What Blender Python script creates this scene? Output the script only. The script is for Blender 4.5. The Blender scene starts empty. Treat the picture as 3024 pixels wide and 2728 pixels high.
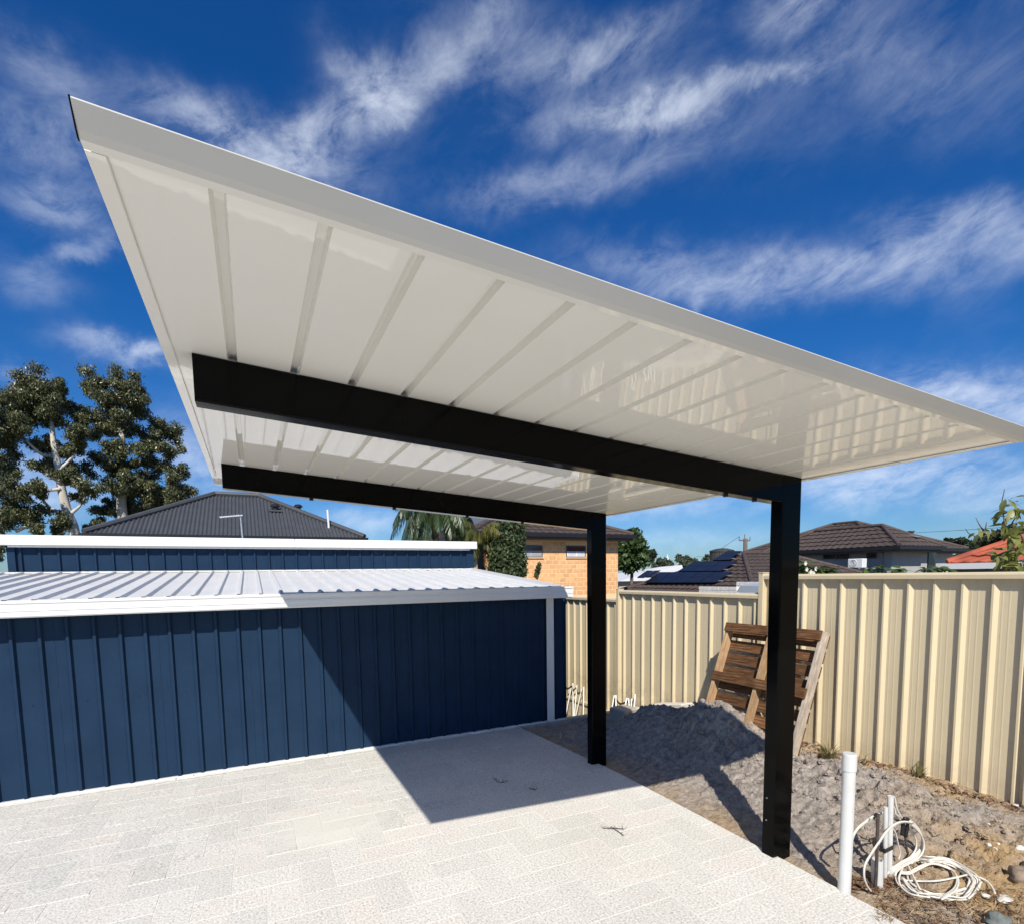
import bpy, math, random
import numpy as np
from mathutils import Vector, Matrix, noise as mnoise

random.seed(7)
RNG = np.random.default_rng(11)
scene = bpy.context.scene
C = scene.collection

# ------------------------------------------------------------------ camera
H = 1.93                                    # lens height above the paving
F, CX, CY, PW, PH = 1579.09, 1512.0, 1838.97, 3024.0, 2728.0
RIGHT = Vector((0.89985076, -0.43592272, -0.01549167))
DOWN = Vector((-0.05220886, -0.07237596, -0.99601002))
FWD = Vector((0.43306217, 0.89706917, -0.08788659))
cam = bpy.data.cameras.new('camera')
cam.sensor_fit = 'HORIZONTAL'
cam.sensor_width = 36.0
cam.lens = 36.0 * F / PW
cam.shift_y = (CY - PH / 2) / PW
cam.clip_start = 0.05
cam.clip_end = 4000
camo = bpy.data.objects.new('camera', cam)
C.objects.link(camo)
m = Matrix((RIGHT, -DOWN, -FWD)).transposed().to_4x4()
m.translation = (0, 0, H)
camo.matrix_world = m
scene.camera = camo

# ------------------------------------------------------------------ light
SUN_TRAVEL = Vector((0.51, 0.94, -1.0)).normalized()
SUN_EL = math.asin(-SUN_TRAVEL.z)
SUN_ROT = math.atan2(-SUN_TRAVEL.x, -SUN_TRAVEL.y)
scene.view_settings.view_transform = 'Standard'
scene.view_settings.look = 'None'
scene.view_settings.exposure = 0.22
scene.view_settings.gamma = 1.0
scene.view_settings.use_curve_mapping = False
sun = bpy.data.lights.new('sun', 'SUN')
sun.energy = 4.9
sun.angle = math.radians(0.53)
sun.color = (1.0, 0.945, 0.85)
suno = bpy.data.objects.new('sun', sun)
C.objects.link(suno)
suno.rotation_euler = SUN_TRAVEL.to_track_quat('-Z', 'Y').to_euler()
suno.location = (-8, -15, 16)


# pixel of the photograph -> direction / point
def ray(x, y):
    return RIGHT * ((x - CX) / F) + DOWN * ((y - CY) / F) + FWD

def onz(x, y, z):
    d = ray(x, y); t = (z - H) / d.z
    return Vector((0, 0, H)) + d * t

def ony(x, y, Y):
    d = ray(x, y)
    return Vector((0, 0, H)) + d * (Y / d.y)

def onx(x, y, X):
    d = ray(x, y)
    return Vector((0, 0, H)) + d * (X / d.x)

def far(x, y, D):
    return Vector((0, 0, H)) + ray(x, y) * D

def onplane(x, y, p0, n):
    d = ray(x, y); o = Vector((0, 0, H))
    return o + d * ((Vector(p0) - o).dot(n) / d.dot(n))

def project(p):
    v = Vector(p) - Vector((0, 0, H)); z = v.dot(FWD)
    if z <= 0.05: return None
    return (CX + F * v.dot(RIGHT) / z, CY + F * v.dot(DOWN) / z)

def crop(x0, y0, s):
    return lambda x, y: (x0 + x / s, y0 + y / s)


# ------------------------------------------------------------------ world: Nishita sky + thin cirrus
def make_world():
    w = bpy.data.worlds.new('World'); scene.world = w; w.use_nodes = True
    nt = w.node_tree; N = nt.nodes; L = nt.links; N.clear()
    out = N.new('ShaderNodeOutputWorld')
    sky = N.new('ShaderNodeTexSky'); sky.sky_type = 'NISHITA'; sky.sun_disc = False
    sky.sun_elevation = SUN_EL; sky.sun_rotation = SUN_ROT
    sky.altitude = 0; sky.air_density = 1.0; sky.dust_density = 0.25; sky.ozone_density = 3.0
    hs = N.new('ShaderNodeHueSaturation'); hs.inputs['Saturation'].default_value = 1.25
    L.new(sky.outputs[0], hs.inputs['Color'])
    tint = N.new('ShaderNodeMix'); tint.data_type = 'RGBA'; tint.blend_type = 'MULTIPLY'
    tint.inputs['Factor'].default_value = 1.0
    L.new(hs.outputs[0], tint.inputs[6])
    bg = N.new('ShaderNodeBackground'); bg.inputs[1].default_value = 0.062
    L.new(tint.outputs[2], bg.inputs[0])
    tc = N.new('ShaderNodeTexCoord')
    nrm = N.new('ShaderNodeVectorMath'); nrm.operation = 'NORMALIZE'
    L.new(tc.outputs['Generated'], nrm.inputs[0]); D = nrm.outputs[0]

    def math_(op, a, b=None, clamp=False):
        n = N.new('ShaderNodeMath'); n.operation = op; n.use_clamp = clamp
        for i, v in enumerate((a, b)):
            if v is None: continue
            if hasattr(v, 'is_linked'): L.new(v, n.inputs[i])
            else: n.inputs[i].default_value = v
        return n.outputs[0]

    def dot(v):
        n = N.new('ShaderNodeVectorMath'); n.operation = 'DOT_PRODUCT'
        L.new(D, n.inputs[0]); n.inputs[1].default_value = tuple(v); return n.outputs['Value']
    sep = N.new('ShaderNodeSeparateXYZ'); L.new(D, sep.inputs[0])
    az = math_('ARCTAN2', sep.outputs[0], sep.outputs[1]); el = math_('ARCSINE', sep.outputs[2])

    def combine(a, b, c):
        n = N.new('ShaderNodeCombineXYZ')
        for i, v in enumerate((a, b, c)):
            if hasattr(v, 'is_linked'): L.new(v, n.inputs[i])
            else: n.inputs[i].default_value = v
        return n.outputs[0]
    ae = combine(az, el, 0.0)
    tr = N.new('ShaderNodeValToRGB'); tr.color_ramp.elements[0].color = (0.62, 0.88, 1.30, 1); tr.color_ramp.elements[1].color = (0.33, 0.98, 1.52, 1)
    tr.color_ramp.elements[0].position = 0.0; tr.color_ramp.elements[1].position = 0.42
    L.new(el, tr.inputs[0]); L.new(tr.outputs[0], tint.inputs[7])
    # slow warp so that the banks get frayed edges
    wn = N.new('ShaderNodeTexNoise'); wn.inputs['Scale'].default_value = 9.0; wn.inputs['Detail'].default_value = 7.0
    wn.inputs['Roughness'].default_value = 0.6
    L.new(D, wn.inputs['Vector'])
    wsub = N.new('ShaderNodeVectorMath'); wsub.operation = 'SUBTRACT'; L.new(wn.outputs['Color'], wsub.inputs[0]); wsub.inputs[1].default_value = (0.5, 0.5, 0.5)
    wsc = N.new('ShaderNodeVectorMath'); wsc.operation = 'SCALE'; L.new(wsub.outputs[0], wsc.inputs[0]); wsc.inputs['Scale'].default_value = 0.10
    wadd = N.new('ShaderNodeVectorMath'); wadd.operation = 'ADD'; L.new(ae, wadd.inputs[0]); L.new(wsc.outputs[0], wadd.inputs[1])
    AE = wadd.outputs[0]

    def azel(px, py):
        d = ray(px, py).normalized(); return Vector((math.atan2(d.x, d.y), math.asin(d.z)))
    banks = [  # the cloud banks in view: two ends, half width in pixels, density
        (524, 360, 936, 470, 70, 1.25), (862, 430, 1236, 200, 75, 1.05), (1010, 190, 1150, 260, 60, 1.1),
        (1274, 202, 1512, 82, 60, 0.55), (0, 135, 250, 300, 60, 0.35), (0, 375, 262, 465, 90, 0.5),
        (37, 555, 285, 622, 55, 0.65), (135, 757, 322, 697, 30, 0.6), (0, 800, 200, 850, 60, 0.35),
        (232, 1018, 464, 1054, 34, 0.75), (0, 1093, 90, 1104, 26, 0.8), (330, 1010, 480, 1080, 24, 0.6),
        (1587, 180, 1932, 82, 65, 0.75), (1737, 352, 2224, 225, 42, 1.1), (2224, 217, 2456, 180, 30, 0.5),
        (1512, 200, 2261, 337, 150, 0.28), (1420, 560, 1886, 470, 60, 0.5), (2250, 30, 2486, 0, 60, 0.6),
        (1849, 794, 2486, 815, 70, 0.6), (2261, 787, 3024, 697, 80, 0.72),
        (2700, 640, 3024, 640, 60, 0.5), (2036, 884, 2100, 890, 26, 0.5), 
        (2486, 150, 3024, 225, 150, 0.26), (2700, 1150, 3080, 1200, 70, 1.6),
        (2330, 1425, 3080, 1425, 60, 1.3), (1797, 1484, 2171, 1492, 36, 0.6), (535, 1300, 640, 1446, 70, 0.8),
        (0, 1420, 321, 1446, 70, 0.9), (1000, 1526, 1172, 1537, 36, 0.7), (1880, 1590, 2200, 1590, 30, 0.4),
    ]
    total = None
    for (x0, y0, x1, y1, hw, amp) in banks:
        a, b = azel(x0, y0), azel(x1, y1)
        mid = (a + b) / 2; ax = b - a
        mx, my = (x0 + x1) / 2, (y0 + y1) / 2
        ln = math.hypot(x1 - x0, y1 - y0); nx, ny = -(y1 - y0) / ln, (x1 - x0) / ln
        e = azel(mx + nx * hw, my + ny * hw) - azel(mx, my)
        ang = math.atan2(ax.y, ax.x)
        perp = abs(-math.sin(ang) * e.x + math.cos(ang) * e.y)
        mp = N.new('ShaderNodeMapping'); mp.vector_type = 'TEXTURE'
        L.new(AE, mp.inputs['Vector'])
        mp.inputs['Location'].default_value = (mid.x, mid.y, 0)
        mp.inputs['Rotation'].default_value = (0, 0, ang)
        mp.inputs['Scale'].default_value = (ax.length * 0.62, perp, 1.0)
        dd = N.new('ShaderNodeVectorMath'); dd.operation = 'DOT_PRODUCT'
        L.new(mp.outputs[0], dd.inputs[0]); L.new(mp.outputs[0], dd.inputs[1])
        g = math_('POWER', 0.3679, dd.outputs['Value'])
        g = math_('MULTIPLY', g, amp)
        total = g if total is None else math_('ADD', total, g)
    # fibrous noise, drawn out along the wind
    r0 = Vector((0.8999, -0.4359, 0)).normalized(); u0 = Vector((0, 0, 1)); f0 = u0.cross(r0)
    wind = r0 * math.cos(math.radians(17)) + u0 * math.sin(math.radians(17))
    crossw = u0 * math.cos(math.radians(17)) - r0 * math.sin(math.radians(17))
    nv = combine(math_('MULTIPLY', dot(wind), 5.0), math_('MULTIPLY', dot(crossw), 10.0), math_('MULTIPLY', dot(f0), 4.5))
    n1 = N.new('ShaderNodeTexNoise'); n1.inputs['Scale'].default_value = 2.1; n1.inputs['Detail'].default_value = 11
    n1.inputs['Roughness'].default_value = 0.68; n1.inputs['Distortion'].default_value = 0.35
    L.new(nv, n1.inputs['Vector'])
    n2 = N.new('ShaderNodeTexNoise'); n2.inputs['Scale'].default_value = 0.55; n2.inputs['Detail'].default_value = 5
    n2.inputs['Distortion'].default_value = 0.4
    L.new(nv, n2.inputs['Vector'])
    fib = N.new('ShaderNodeMapRange'); fib.inputs['From Min'].default_value = 0.36; fib.inputs['From Max'].default_value = 0.74
    L.new(n1.outputs['Fac'], fib.inputs['Value'])
    base = N.new('ShaderNodeMapRange'); base.inputs['From Min'].default_value = 0.5; base.inputs['From Max'].default_value = 0.85
    base.inputs['To Max'].default_value = 0.2
    L.new(n2.outputs['Fac'], base.inputs['Value'])
    s = math_('ADD', total, base.outputs[0])
    fr = math_('ADD', math_('MULTIPLY', fib.outputs[0], 0.95), 0.12)
    dens = math_('MULTIPLY', s, fr)
    dens = math_('MULTIPLY', dens, 0.78)
    # soft shoulder
    dens = math_('SUBTRACT', 1.0, math_('POWER', 0.3679, math_('MULTIPLY', dens, 1.15)), clamp=True)
    bg2 = N.new('ShaderNodeBackground'); bg2.inputs[0].default_value = (0.82, 0.89, 1.0, 1); bg2.inputs[1].default_value = 0.95
    mix = N.new('ShaderNodeMixShader')
    L.new(dens, mix.inputs[0]); L.new(bg.outputs[0], mix.inputs[1]); L.new(bg2.outputs[0], mix.inputs[2])
    L.new(mix.outputs[0], out.inputs[0])
make_world()


# ------------------------------------------------------------------ materials
MATS = {}

def nodes_of(name):
    mt = bpy.data.materials.new(name); mt.use_nodes = True
    nt = mt.node_tree; b = nt.nodes['Principled BSDF']
    MATS[name] = mt
    return mt, nt, nt.nodes, nt.links, b

def noise_node(N, L, scale, detail=4, rough=0.55, vec=None, coord='pos', dist=0.0, stretch=None):
    if vec is None:
        if coord == 'pos':
            g = N.new('ShaderNodeNewGeometry'); vec = g.outputs['Position']
        else:
            t = N.new('ShaderNodeTexCoord'); vec = t.outputs['Object']
    if stretch:
        mp = N.new('ShaderNodeMapping'); mp.inputs['Scale'].default_value = stretch
        L.new(vec, mp.inputs['Vector']); vec = mp.outputs[0]
    n = N.new('ShaderNodeTexNoise'); n.inputs['Scale'].default_value = scale
    n.inputs['Detail'].default_value = detail; n.inputs['Roughness'].default_value = rough
    n.inputs['Distortion'].default_value = dist
    L.new(vec, n.inputs['Vector'])
    return n

def ramp(N, L, fac, stops):
    r = N.new('ShaderNodeValToRGB')
    while len(r.color_ramp.elements) < len(stops): r.color_ramp.elements.new(0.5)
    for e, (p, c) in zip(r.color_ramp.elements, stops):
        e.position = p; e.color = (c[0], c[1], c[2], 1) if len(c) == 3 else c
    L.new(fac, r.inputs[0]); return r.outputs[0]

def mixc(N, L, fac, a, b, mode='MIX'):
    n = N.new('ShaderNodeMix'); n.data_type = 'RGBA'; n.blend_type = mode
    for i, v in ((0, fac), (6, a), (7, b)):
        if hasattr(v, 'is_linked'): L.new(v, n.inputs[i])
        elif i == 0: n.inputs[0].default_value = v
        else: n.inputs[i].default_value = (v[0], v[1], v[2], 1)
    return n.outputs[2]

def bump(N, L, b, height, strength, dist=0.01):
    n = N.new('ShaderNodeBump'); n.inputs['Strength'].default_value = strength; n.inputs['Distance'].default_value = dist
    L.new(height, n.inputs['Height']); L.new(n.outputs[0], b.inputs['Normal'])
    return n

def paint(name, col, rough=0.4, var=0.12, scale=3.0, metallic=0.0, spec=0.5, bumpamt=0.0, bumpscale=4.0, stretch=None, objvar=0.0, dirt=0.0, splash=None):
    mt, nt, N, L, b = nodes_of(name)
    n = noise_node(N, L, scale, 5, stretch=stretch)
    lo = tuple(c * (1 - var) for c in col); hi = tuple(min(1, c * (1 + var)) for c in col)
    c = ramp(N, L, n.outputs['Fac'], [(0.3, lo), (0.7, hi)])
    if dirt > 0:
        n3 = noise_node(N, L, 14, 6, 0.7)
        f = ramp(N, L, n3.outputs['Fac'], [(0.55, (0, 0, 0)), (0.75, (dirt, dirt, dirt))])
        c = mixc(N, L, f, c, (0.16, 0.13, 0.10))
    if splash:
        gp = N.new('ShaderNodeNewGeometry'); sz = N.new('ShaderNodeSeparateXYZ'); L.new(gp.outputs['Position'], sz.inputs[0])
        sm = N.new('ShaderNodeMapRange'); sm.inputs['From Min'].default_value = splash[1]; sm.inputs['From Max'].default_value = splash[0]; sm.inputs['To Max'].default_value = 0.55
        L.new(sz.outputs[2], sm.inputs['Value'])
        sn = noise_node(N, L, 9, 6, 0.7); sr = ramp(N, L, sn.outputs['Fac'], [(0.38, (0, 0, 0)), (0.72, (1, 1, 1))])
        mm = N.new('ShaderNodeMath'); mm.operation = 'MULTIPLY'; L.new(sm.outputs[0], mm.inputs[0]); L.new(sr, mm.inputs[1])
        c = mixc(N, L, mm.outputs[0], c, (0.30, 0.235, 0.165))
    if objvar > 0:
        oi = N.new('ShaderNodeObjectInfo')
        mr = N.new('ShaderNodeMapRange'); mr.inputs['To Min'].default_value = 1 - objvar; mr.inputs['To Max'].default_value = 1 + objvar
        L.new(oi.outputs['Random'], mr.inputs['Value'])
        cmb = N.new('ShaderNodeCombineColor')
        for i in range(3): L.new(mr.outputs[0], cmb.inputs[i])
        c = mixc(N, L, 1.0, c, cmb.outputs[0], 'MULTIPLY')
    L.new(c, b.inputs['Base Color'])
    rn = noise_node(N, L, scale * 4, 3)
    rr = N.new('ShaderNodeMapRange'); rr.inputs['To Min'].default_value = max(0.02, rough * 0.8); rr.inputs['To Max'].default_value = min(1, rough * 1.2)
    L.new(rn.outputs['Fac'], rr.inputs['Value']); L.new(rr.outputs[0], b.inputs['Roughness'])
    b.inputs['Metallic'].default_value = metallic
    b.inputs['Specular IOR Level'].default_value = spec
    if bumpamt > 0:
        bn = noise_node(N, L, bumpscale, 3, stretch=stretch)
        bump(N, L, b, bn.outputs['Fac'], bumpamt)
    return mt

def build_materials():
    paint('roof_cream', (0.84, 0.825, 0.765), 0.016, 0.015, 2.0, spec=0.36, bumpamt=0.045, bumpscale=4.5, stretch=(1.6, 1.2, 1))
    paint('trim_cream_dimmed', (0.57, 0.56, 0.52), 0.22, 0.03, 2.0, bumpamt=0.02)  # cream greyed below roof_cream: the fascia's weaker light put into its colour
    paint('black_steel', (0.0022, 0.0022, 0.0024), 0.14, 0.15, 3.0, spec=0.09)
    paint('bolt_black', (0.01, 0.01, 0.011), 0.3, 0.1)
    paint('screw_grey', (0.35, 0.36, 0.37), 0.35, 0.1, metallic=0.8)
    paint('blue_cladding', (0.0145, 0.034, 0.070), 0.40, 0.10, 2.5, spec=0.07, bumpamt=0.03, dirt=0.05)
    paint('white_metal', (0.63, 0.625, 0.61), 0.5, 0.05, 2.0, bumpamt=0.012, dirt=0.03)
    paint('white_trim', (0.76, 0.76, 0.75), 0.35, 0.03, 2.0)
    paint('grey_trim', (0.34, 0.33, 0.30), 0.45, 0.06)
    paint('fence_cream', (0.66, 0.555, 0.365), 0.45, 0.04, 2.5, spec=0.35, bumpamt=0.03, stretch=(1, 1, 0.3), dirt=0.10, splash=(0.10, 0.42))
    paint('pvc_white', (0.60, 0.60, 0.58), 0.32, 0.04, 10, dirt=0.1)
    paint('cable_white', (0.66, 0.63, 0.56), 0.42, 0.06, 8, dirt=0.15)
    paint('tape_black', (0.012, 0.012, 0.013), 0.4, 0.2, 20)
    paint('rust_steel', (0.065, 0.048, 0.04), 0.75, 0.4, 40, bumpamt=0.2, bumpscale=80)
    paint('concrete', (0.36, 0.34, 0.30), 0.9, 0.18, 6, bumpamt=0.25, bumpscale=50)
    paint('limestone', (0.60, 0.57, 0.51), 0.9, 0.10, 8, bumpamt=0.3, bumpscale=45, objvar=0.06)
    paint('mortar_bed', (0.66, 0.645, 0.59), 0.95, 0.12, 20, bumpamt=0.3, bumpscale=120)
    paint('dark_metal_roof', (0.066, 0.070, 0.076), 0.5, 0.12, 3.0, spec=0.4)
    paint('dark_gutter', (0.014, 0.014, 0.016), 0.4, 0.1)
    paint('soffit_brown', (0.11, 0.095, 0.08), 0.8, 0.1)
    paint('tile_brown', (0.070, 0.050, 0.042), 0.75, 0.28, 5.0, bumpamt=0.2, bumpscale=30)
    paint('tile_red', (0.36, 0.085, 0.042), 0.8, 0.32, 3.0, bumpamt=0.2, bumpscale=30)
    paint('brick_tan', (0.76, 0.42, 0.195), 0.9, 0.16, 9.0, objvar=0.12, bumpamt=0.1, bumpscale=60)
    paint('mortar_tan', (0.88, 0.58, 0.33), 0.95, 0.08, 9.0)
    paint('render_grey', (0.40, 0.39, 0.365), 0.9, 0.05, 2.0)
    paint('render_dark', (0.16, 0.16, 0.155), 0.9, 0.06, 2.0)
    paint('window_frame', (0.13, 0.11, 0.10), 0.5, 0.1)
    paint('shutter_white', (0.78, 0.79, 0.80), 0.5, 0.03)
    paint('shutter_grey', (0.42, 0.43, 0.44), 0.5, 0.03)
    paint('window_glass', (0.02, 0.024, 0.03), 0.06, 0.1, spec=0.8)
    paint('solar_glass', (0.008, 0.010, 0.022), 0.25, 0.2, spec=0.10)
    paint('solar_frame', (0.25, 0.27, 0.30), 0.4, 0.1, metallic=0.6)
    paint('aluminium', (0.55, 0.56, 0.57), 0.38, 0.06, metallic=0.7)
    paint('white_block', (0.72, 0.69, 0.64), 0.9, 0.1, 12)
    paint('timber_pole', (0.17, 0.14, 0.115), 0.85, 0.2, 3)
    paint('dead_leaf', (0.17, 0.092, 0.045), 0.85, 0.45, 30)
    paint('straw', (0.38, 0.28, 0.16), 0.85, 0.35, 30)
    paint('twig', (0.045, 0.034, 0.027), 0.85, 0.3, 30)
    paint('pebble_white', (0.66, 0.64, 0.58), 0.8, 0.08, 30)
    paint('stone_brown', (0.24, 0.18, 0.13), 0.9, 0.25, 30, bumpamt=0.4, bumpscale=60)
    paint('stone_teal', (0.15, 0.17, 0.155), 0.9, 0.2, 30, bumpamt=0.4, bumpscale=60)
    paint('bark_pale', (0.56, 0.52, 0.46), 0.85, 0.22, 3.0, stretch=(1, 1, 0.3))
    paint('bark_brown', (0.13, 0.105, 0.085), 0.9, 0.3, 6.0)
    paint('tank_dark', (0.055, 0.05, 0.045), 0.6, 0.1)
    paint('white_far', (0.8, 0.8, 0.8), 0.6, 0.02)
    paint('translucent_roof', (0.42, 0.46, 0.50), 0.25, 0.06)
    paint('wire_dark', (0.06, 0.06, 0.065), 0.6, 0.1)
    paint('ribbon_dark', (0.05, 0.03, 0.025), 0.6, 0.2)
    paint('rod_white', (0.78, 0.77, 0.72), 0.4, 0.05, 8)

    def leaf(name, cols, trans=0.25, rough=0.5):
        mt, nt, N, L, b = nodes_of(name)
        g = N.new('ShaderNodeNewGeometry')
        c = ramp(N, L, g.outputs['Random Per Island'], [(i / (len(cols) - 1), cc) for i, cc in enumerate(cols)])
        L.new(c, b.inputs['Base Color']); b.inputs['Roughness'].default_value = rough
        b.inputs['Specular IOR Level'].default_value = 0.45
        tr = N.new('ShaderNodeBsdfTranslucent'); L.new(c, tr.inputs['Color'])
        ms = N.new('ShaderNodeMixShader'); ms.inputs[0].default_value = trans
        out = N['Material Output']
        L.new(b.outputs[0], ms.inputs[1]); L.new(tr.outputs[0], ms.inputs[2]); L.new(ms.outputs[0], out.inputs['Surface'])
    leaf('leaf_gum', [(0.032, 0.042, 0.018), (0.070, 0.085, 0.034), (0.115, 0.125, 0.050), (0.20, 0.19, 0.095)], 0.12, 0.38)
    leaf('leaf_cypress', [(0.030, 0.048, 0.018), (0.055, 0.082, 0.028), (0.085, 0.11, 0.04)], 0.15, 0.6)
    leaf('leaf_palm', [(0.030, 0.055, 0.022), (0.06, 0.10, 0.035), (0.10, 0.135, 0.055)], 0.25, 0.35)
    leaf('leaf_palm_yellow', [(0.05, 0.07, 0.02), (0.12, 0.13, 0.035), (0.27, 0.22, 0.07)], 0.3, 0.45)
    leaf('leaf_green', [(0.030, 0.058, 0.016), (0.055, 0.10, 0.026), (0.085, 0.135, 0.036)], 0.25, 0.45)
    leaf('leaf_far', [(0.055, 0.075, 0.045), (0.085, 0.105, 0.06)], 0.15, 0.7)
    leaf('leaf_dark', [(0.016, 0.028, 0.012), (0.030, 0.045, 0.018), (0.045, 0.062, 0.024)], 0.12, 0.6)
    leaf('leaf_frangipani', [(0.05, 0.10, 0.025), (0.11, 0.16, 0.04)], 0.3, 0.35)
    leaf('leaf_loquat', [(0.10, 0.15, 0.035), (0.24, 0.26, 0.07), (0.33, 0.30, 0.10)], 0.35, 0.4)
    leaf('grass_dry', [(0.10, 0.12, 0.04), (0.24, 0.20, 0.09)], 0.3, 0.6)
    leaf('flower_white', [(0.8, 0.78, 0.66), (0.85, 0.82, 0.72)], 0.2, 0.5)

    # exposed-aggregate pavers with wind-blown sand lying on a few of them
    mt, nt, N, L, b = nodes_of('paver')
    n1 = noise_node(N, L, 74, 3, 0.7)
    c = ramp(N, L, n1.outputs['Fac'], [(0.27, (0.18, 0.175, 0.16)), (0.39, (0.50, 0.485, 0.445)), (0.52, (0.65, 0.635, 0.585)), (0.67, (0.80, 0.785, 0.735))])
    v = N.new('ShaderNodeTexVoronoi'); v.inputs['Scale'].default_value = 55
    g = N.new('ShaderNodeNewGeometry'); L.new(g.outputs['Position'], v.inputs['Vector'])
    sp = ramp(N, L, v.outputs['Distance'], [(0.07, (1, 1, 1)), (0.15, (0, 0, 0))])
    spn = noise_node(N, L, 17, 2)
    gate = ramp(N, L, spn.outputs['Fac'], [(0.5, (0, 0, 0)), (0.6, (0.75, 0.75, 0.75))])
    f = mixc(N, L, 1.0, sp, gate, 'MULTIPLY')
    c = mixc(N, L, f, c, (0.13, 0.12, 0.11))
    oi = N.new('ShaderNodeObjectInfo')
    tone = ramp(N, L, oi.outputs['Random'], [(0.0, (0.95, 0.95, 0.95)), (0.35, (1.0, 0.985, 0.98)), (0.6, (1.04, 1.04, 1.035)), (0.85, (1.05, 1.01, 1.0)), (1.0, (0.975, 0.98, 0.975))])
    c = mixc(N, L, 1.0, c, tone, 'MULTIPLY')
    big = noise_node(N, L, 1.1, 4)
    bt = ramp(N, L, big.outputs['Fac'], [(0.3, (0.95, 0.945, 0.93)), (0.7, (1.03, 1.03, 1.03))])
    c = mixc(N, L, 1.0, c, bt, 'MULTIPLY')
    # pink-brown mineral stains
    st = noise_node(N, L, 2.3, 5, 0.6)
    sf = ramp(N, L, st.outputs['Fac'], [(0.60, (0, 0, 0)), (0.75, (0.22, 0.22, 0.22))])
    c = mixc(N, L, sf, c, (0.60, 0.47, 0.38))
    # swept sand
    sub = N.new('ShaderNodeVectorMath'); sub.operation = 'SUBTRACT'; L.new(g.outputs['Position'], sub.inputs[0]); sub.inputs[1].default_value = (0.42, 4.3, 0)
    scl = N.new('ShaderNodeVectorMath'); scl.operation = 'MULTIPLY'; L.new(sub.outputs[0], scl.inputs[0]); scl.inputs[1].default_value = (1.25, 1.45, 0)
    ln = N.new('ShaderNodeVectorMath'); ln.operation = 'LENGTH'; L.new(scl.outputs[0], ln.inputs[0])
    dn = noise_node(N, L, 3.6, 5, 0.6, stretch=(1.0, 2.4, 1))
    ad = N.new('ShaderNodeMath'); ad.operation = 'MULTIPLY_ADD'; L.new(dn.outputs['Fac'], ad.inputs[0]); ad.inputs[1].default_value = 1.9; L.new(ln.outputs['Value'], ad.inputs[2])
    sandf = ramp(N, L, ad.outputs[0], [(0.0, (0.75, 0.75, 0.75)), (0.5, (0.0, 0.0, 0.0))])
    rr = N.new('ShaderNodeMapRange'); rr.inputs['From Min'].default_value = 1.2; rr.inputs['From Max'].default_value = 1.65; rr.inputs['To Min'].default_value = 0.8; rr.inputs['To Max'].default_value = 0.0
    L.new(ad.outputs[0], rr.inputs['Value'])
    c = mixc(N, L, rr.outputs[0], c, (0.68, 0.655, 0.58))
    L.new(c, b.inputs['Base Color']); b.inputs['Roughness'].default_value = 0.88
    b.inputs['Specular IOR Level'].default_value = 0.25
    bump(N, L, b, n1.outputs['Fac'], 0.55, 0.004)

    # disturbed sandy soil
    mt, nt, N, L, b = nodes_of('soil')
    g = N.new('ShaderNodeNewGeometry'); sep = N.new('ShaderNodeSeparateXYZ'); L.new(g.outputs['Position'], sep.inputs[0])
    n1 = noise_node(N, L, 2.2, 6, 0.6); n2 = noise_node(N, L, 16, 6, 0.7); n3 = noise_node(N, L, 60, 4, 0.7)
    grey = ramp(N, L, n2.outputs['Fac'], [(0.28, (0.22, 0.188, 0.162)), (0.5, (0.41, 0.358, 0.312)), (0.72, (0.60, 0.53, 0.465))])
    sand = ramp(N, L, n2.outputs['Fac'], [(0.3, (0.36, 0.235, 0.115)), (0.55, (0.54, 0.375, 0.20)), (0.75, (0.62, 0.48, 0.32))])
    # yellow sand lies in front along the fence and in scrapes
    near = N.new('ShaderNodeMapRange'); near.inputs['From Min'].default_value = 2.55; near.inputs['From Max'].default_value = 1.7
    L.new(sep.outputs[1], near.inputs['Value'])
    fx = N.new('ShaderNodeMapRange'); fx.inputs['From Min'].default_value = 4.5; fx.inputs['From Max'].default_value = 4.95
    L.new(sep.outputs[0], fx.inputs['Value'])
    ex = N.new('ShaderNodeMapRange'); ex.inputs['From Min'].default_value = 3.55; ex.inputs['From Max'].default_value = 3.2; ex.inputs['To Max'].default_value = 0.7
    L.new(sep.outputs[0], ex.inputs['Value'])
    mx = N.new('ShaderNodeMath'); mx.operation = 'MAXIMUM'; L.new(fx.outputs[0], mx.inputs[0]); L.new(ex.outputs[0], mx.inputs[1])
    mx2 = N.new('ShaderNodeMath'); mx2.operation = 'MAXIMUM'; L.new(mx.outputs[0], mx2.inputs[0]); L.new(near.outputs[0], mx2.inputs[1])
    nn = ramp(N, L, n1.outputs['Fac'], [(0.34, (0.0, 0.0, 0.0)), (0.62, (1, 1, 1))])
    mf = N.new('ShaderNodeMath'); mf.operation = 'MULTIPLY'; L.new(mx2.outputs[0], mf.inputs[0]); L.new(nn, mf.inputs[1])
    c = mixc(N, L, mf.outputs[0], grey, sand)
    deb = ramp(N, L, n3.outputs['Fac'], [(0.62, (0, 0, 0)), (0.70, (0.7, 0.7, 0.7))])
    c = mixc(N, L, deb, c, (0.10, 0.075, 0.055))
    L.new(c, b.inputs['Base Color']); b.inputs['Roughness'].default_value = 0.95; b.inputs['Specular IOR Level'].default_value = 0.15
    ad = N.new('ShaderNodeMath'); ad.operation = 'MULTIPLY_ADD'; L.new(n3.outputs['Fac'], ad.inputs[0]); ad.inputs[1].default_value = 0.35; L.new(n2.outputs['Fac'], ad.inputs[2])
    bump(N, L, b, ad.outputs[0], 1.0, 0.05)

    mt, nt, N, L, b = nodes_of('far_ground')
    n1 = noise_node(N, L, 0.25, 6); c = ramp(N, L, n1.outputs['Fac'], [(0.35, (0.20, 0.17, 0.12)), (0.65, (0.12, 0.12, 0.06))])
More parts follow.
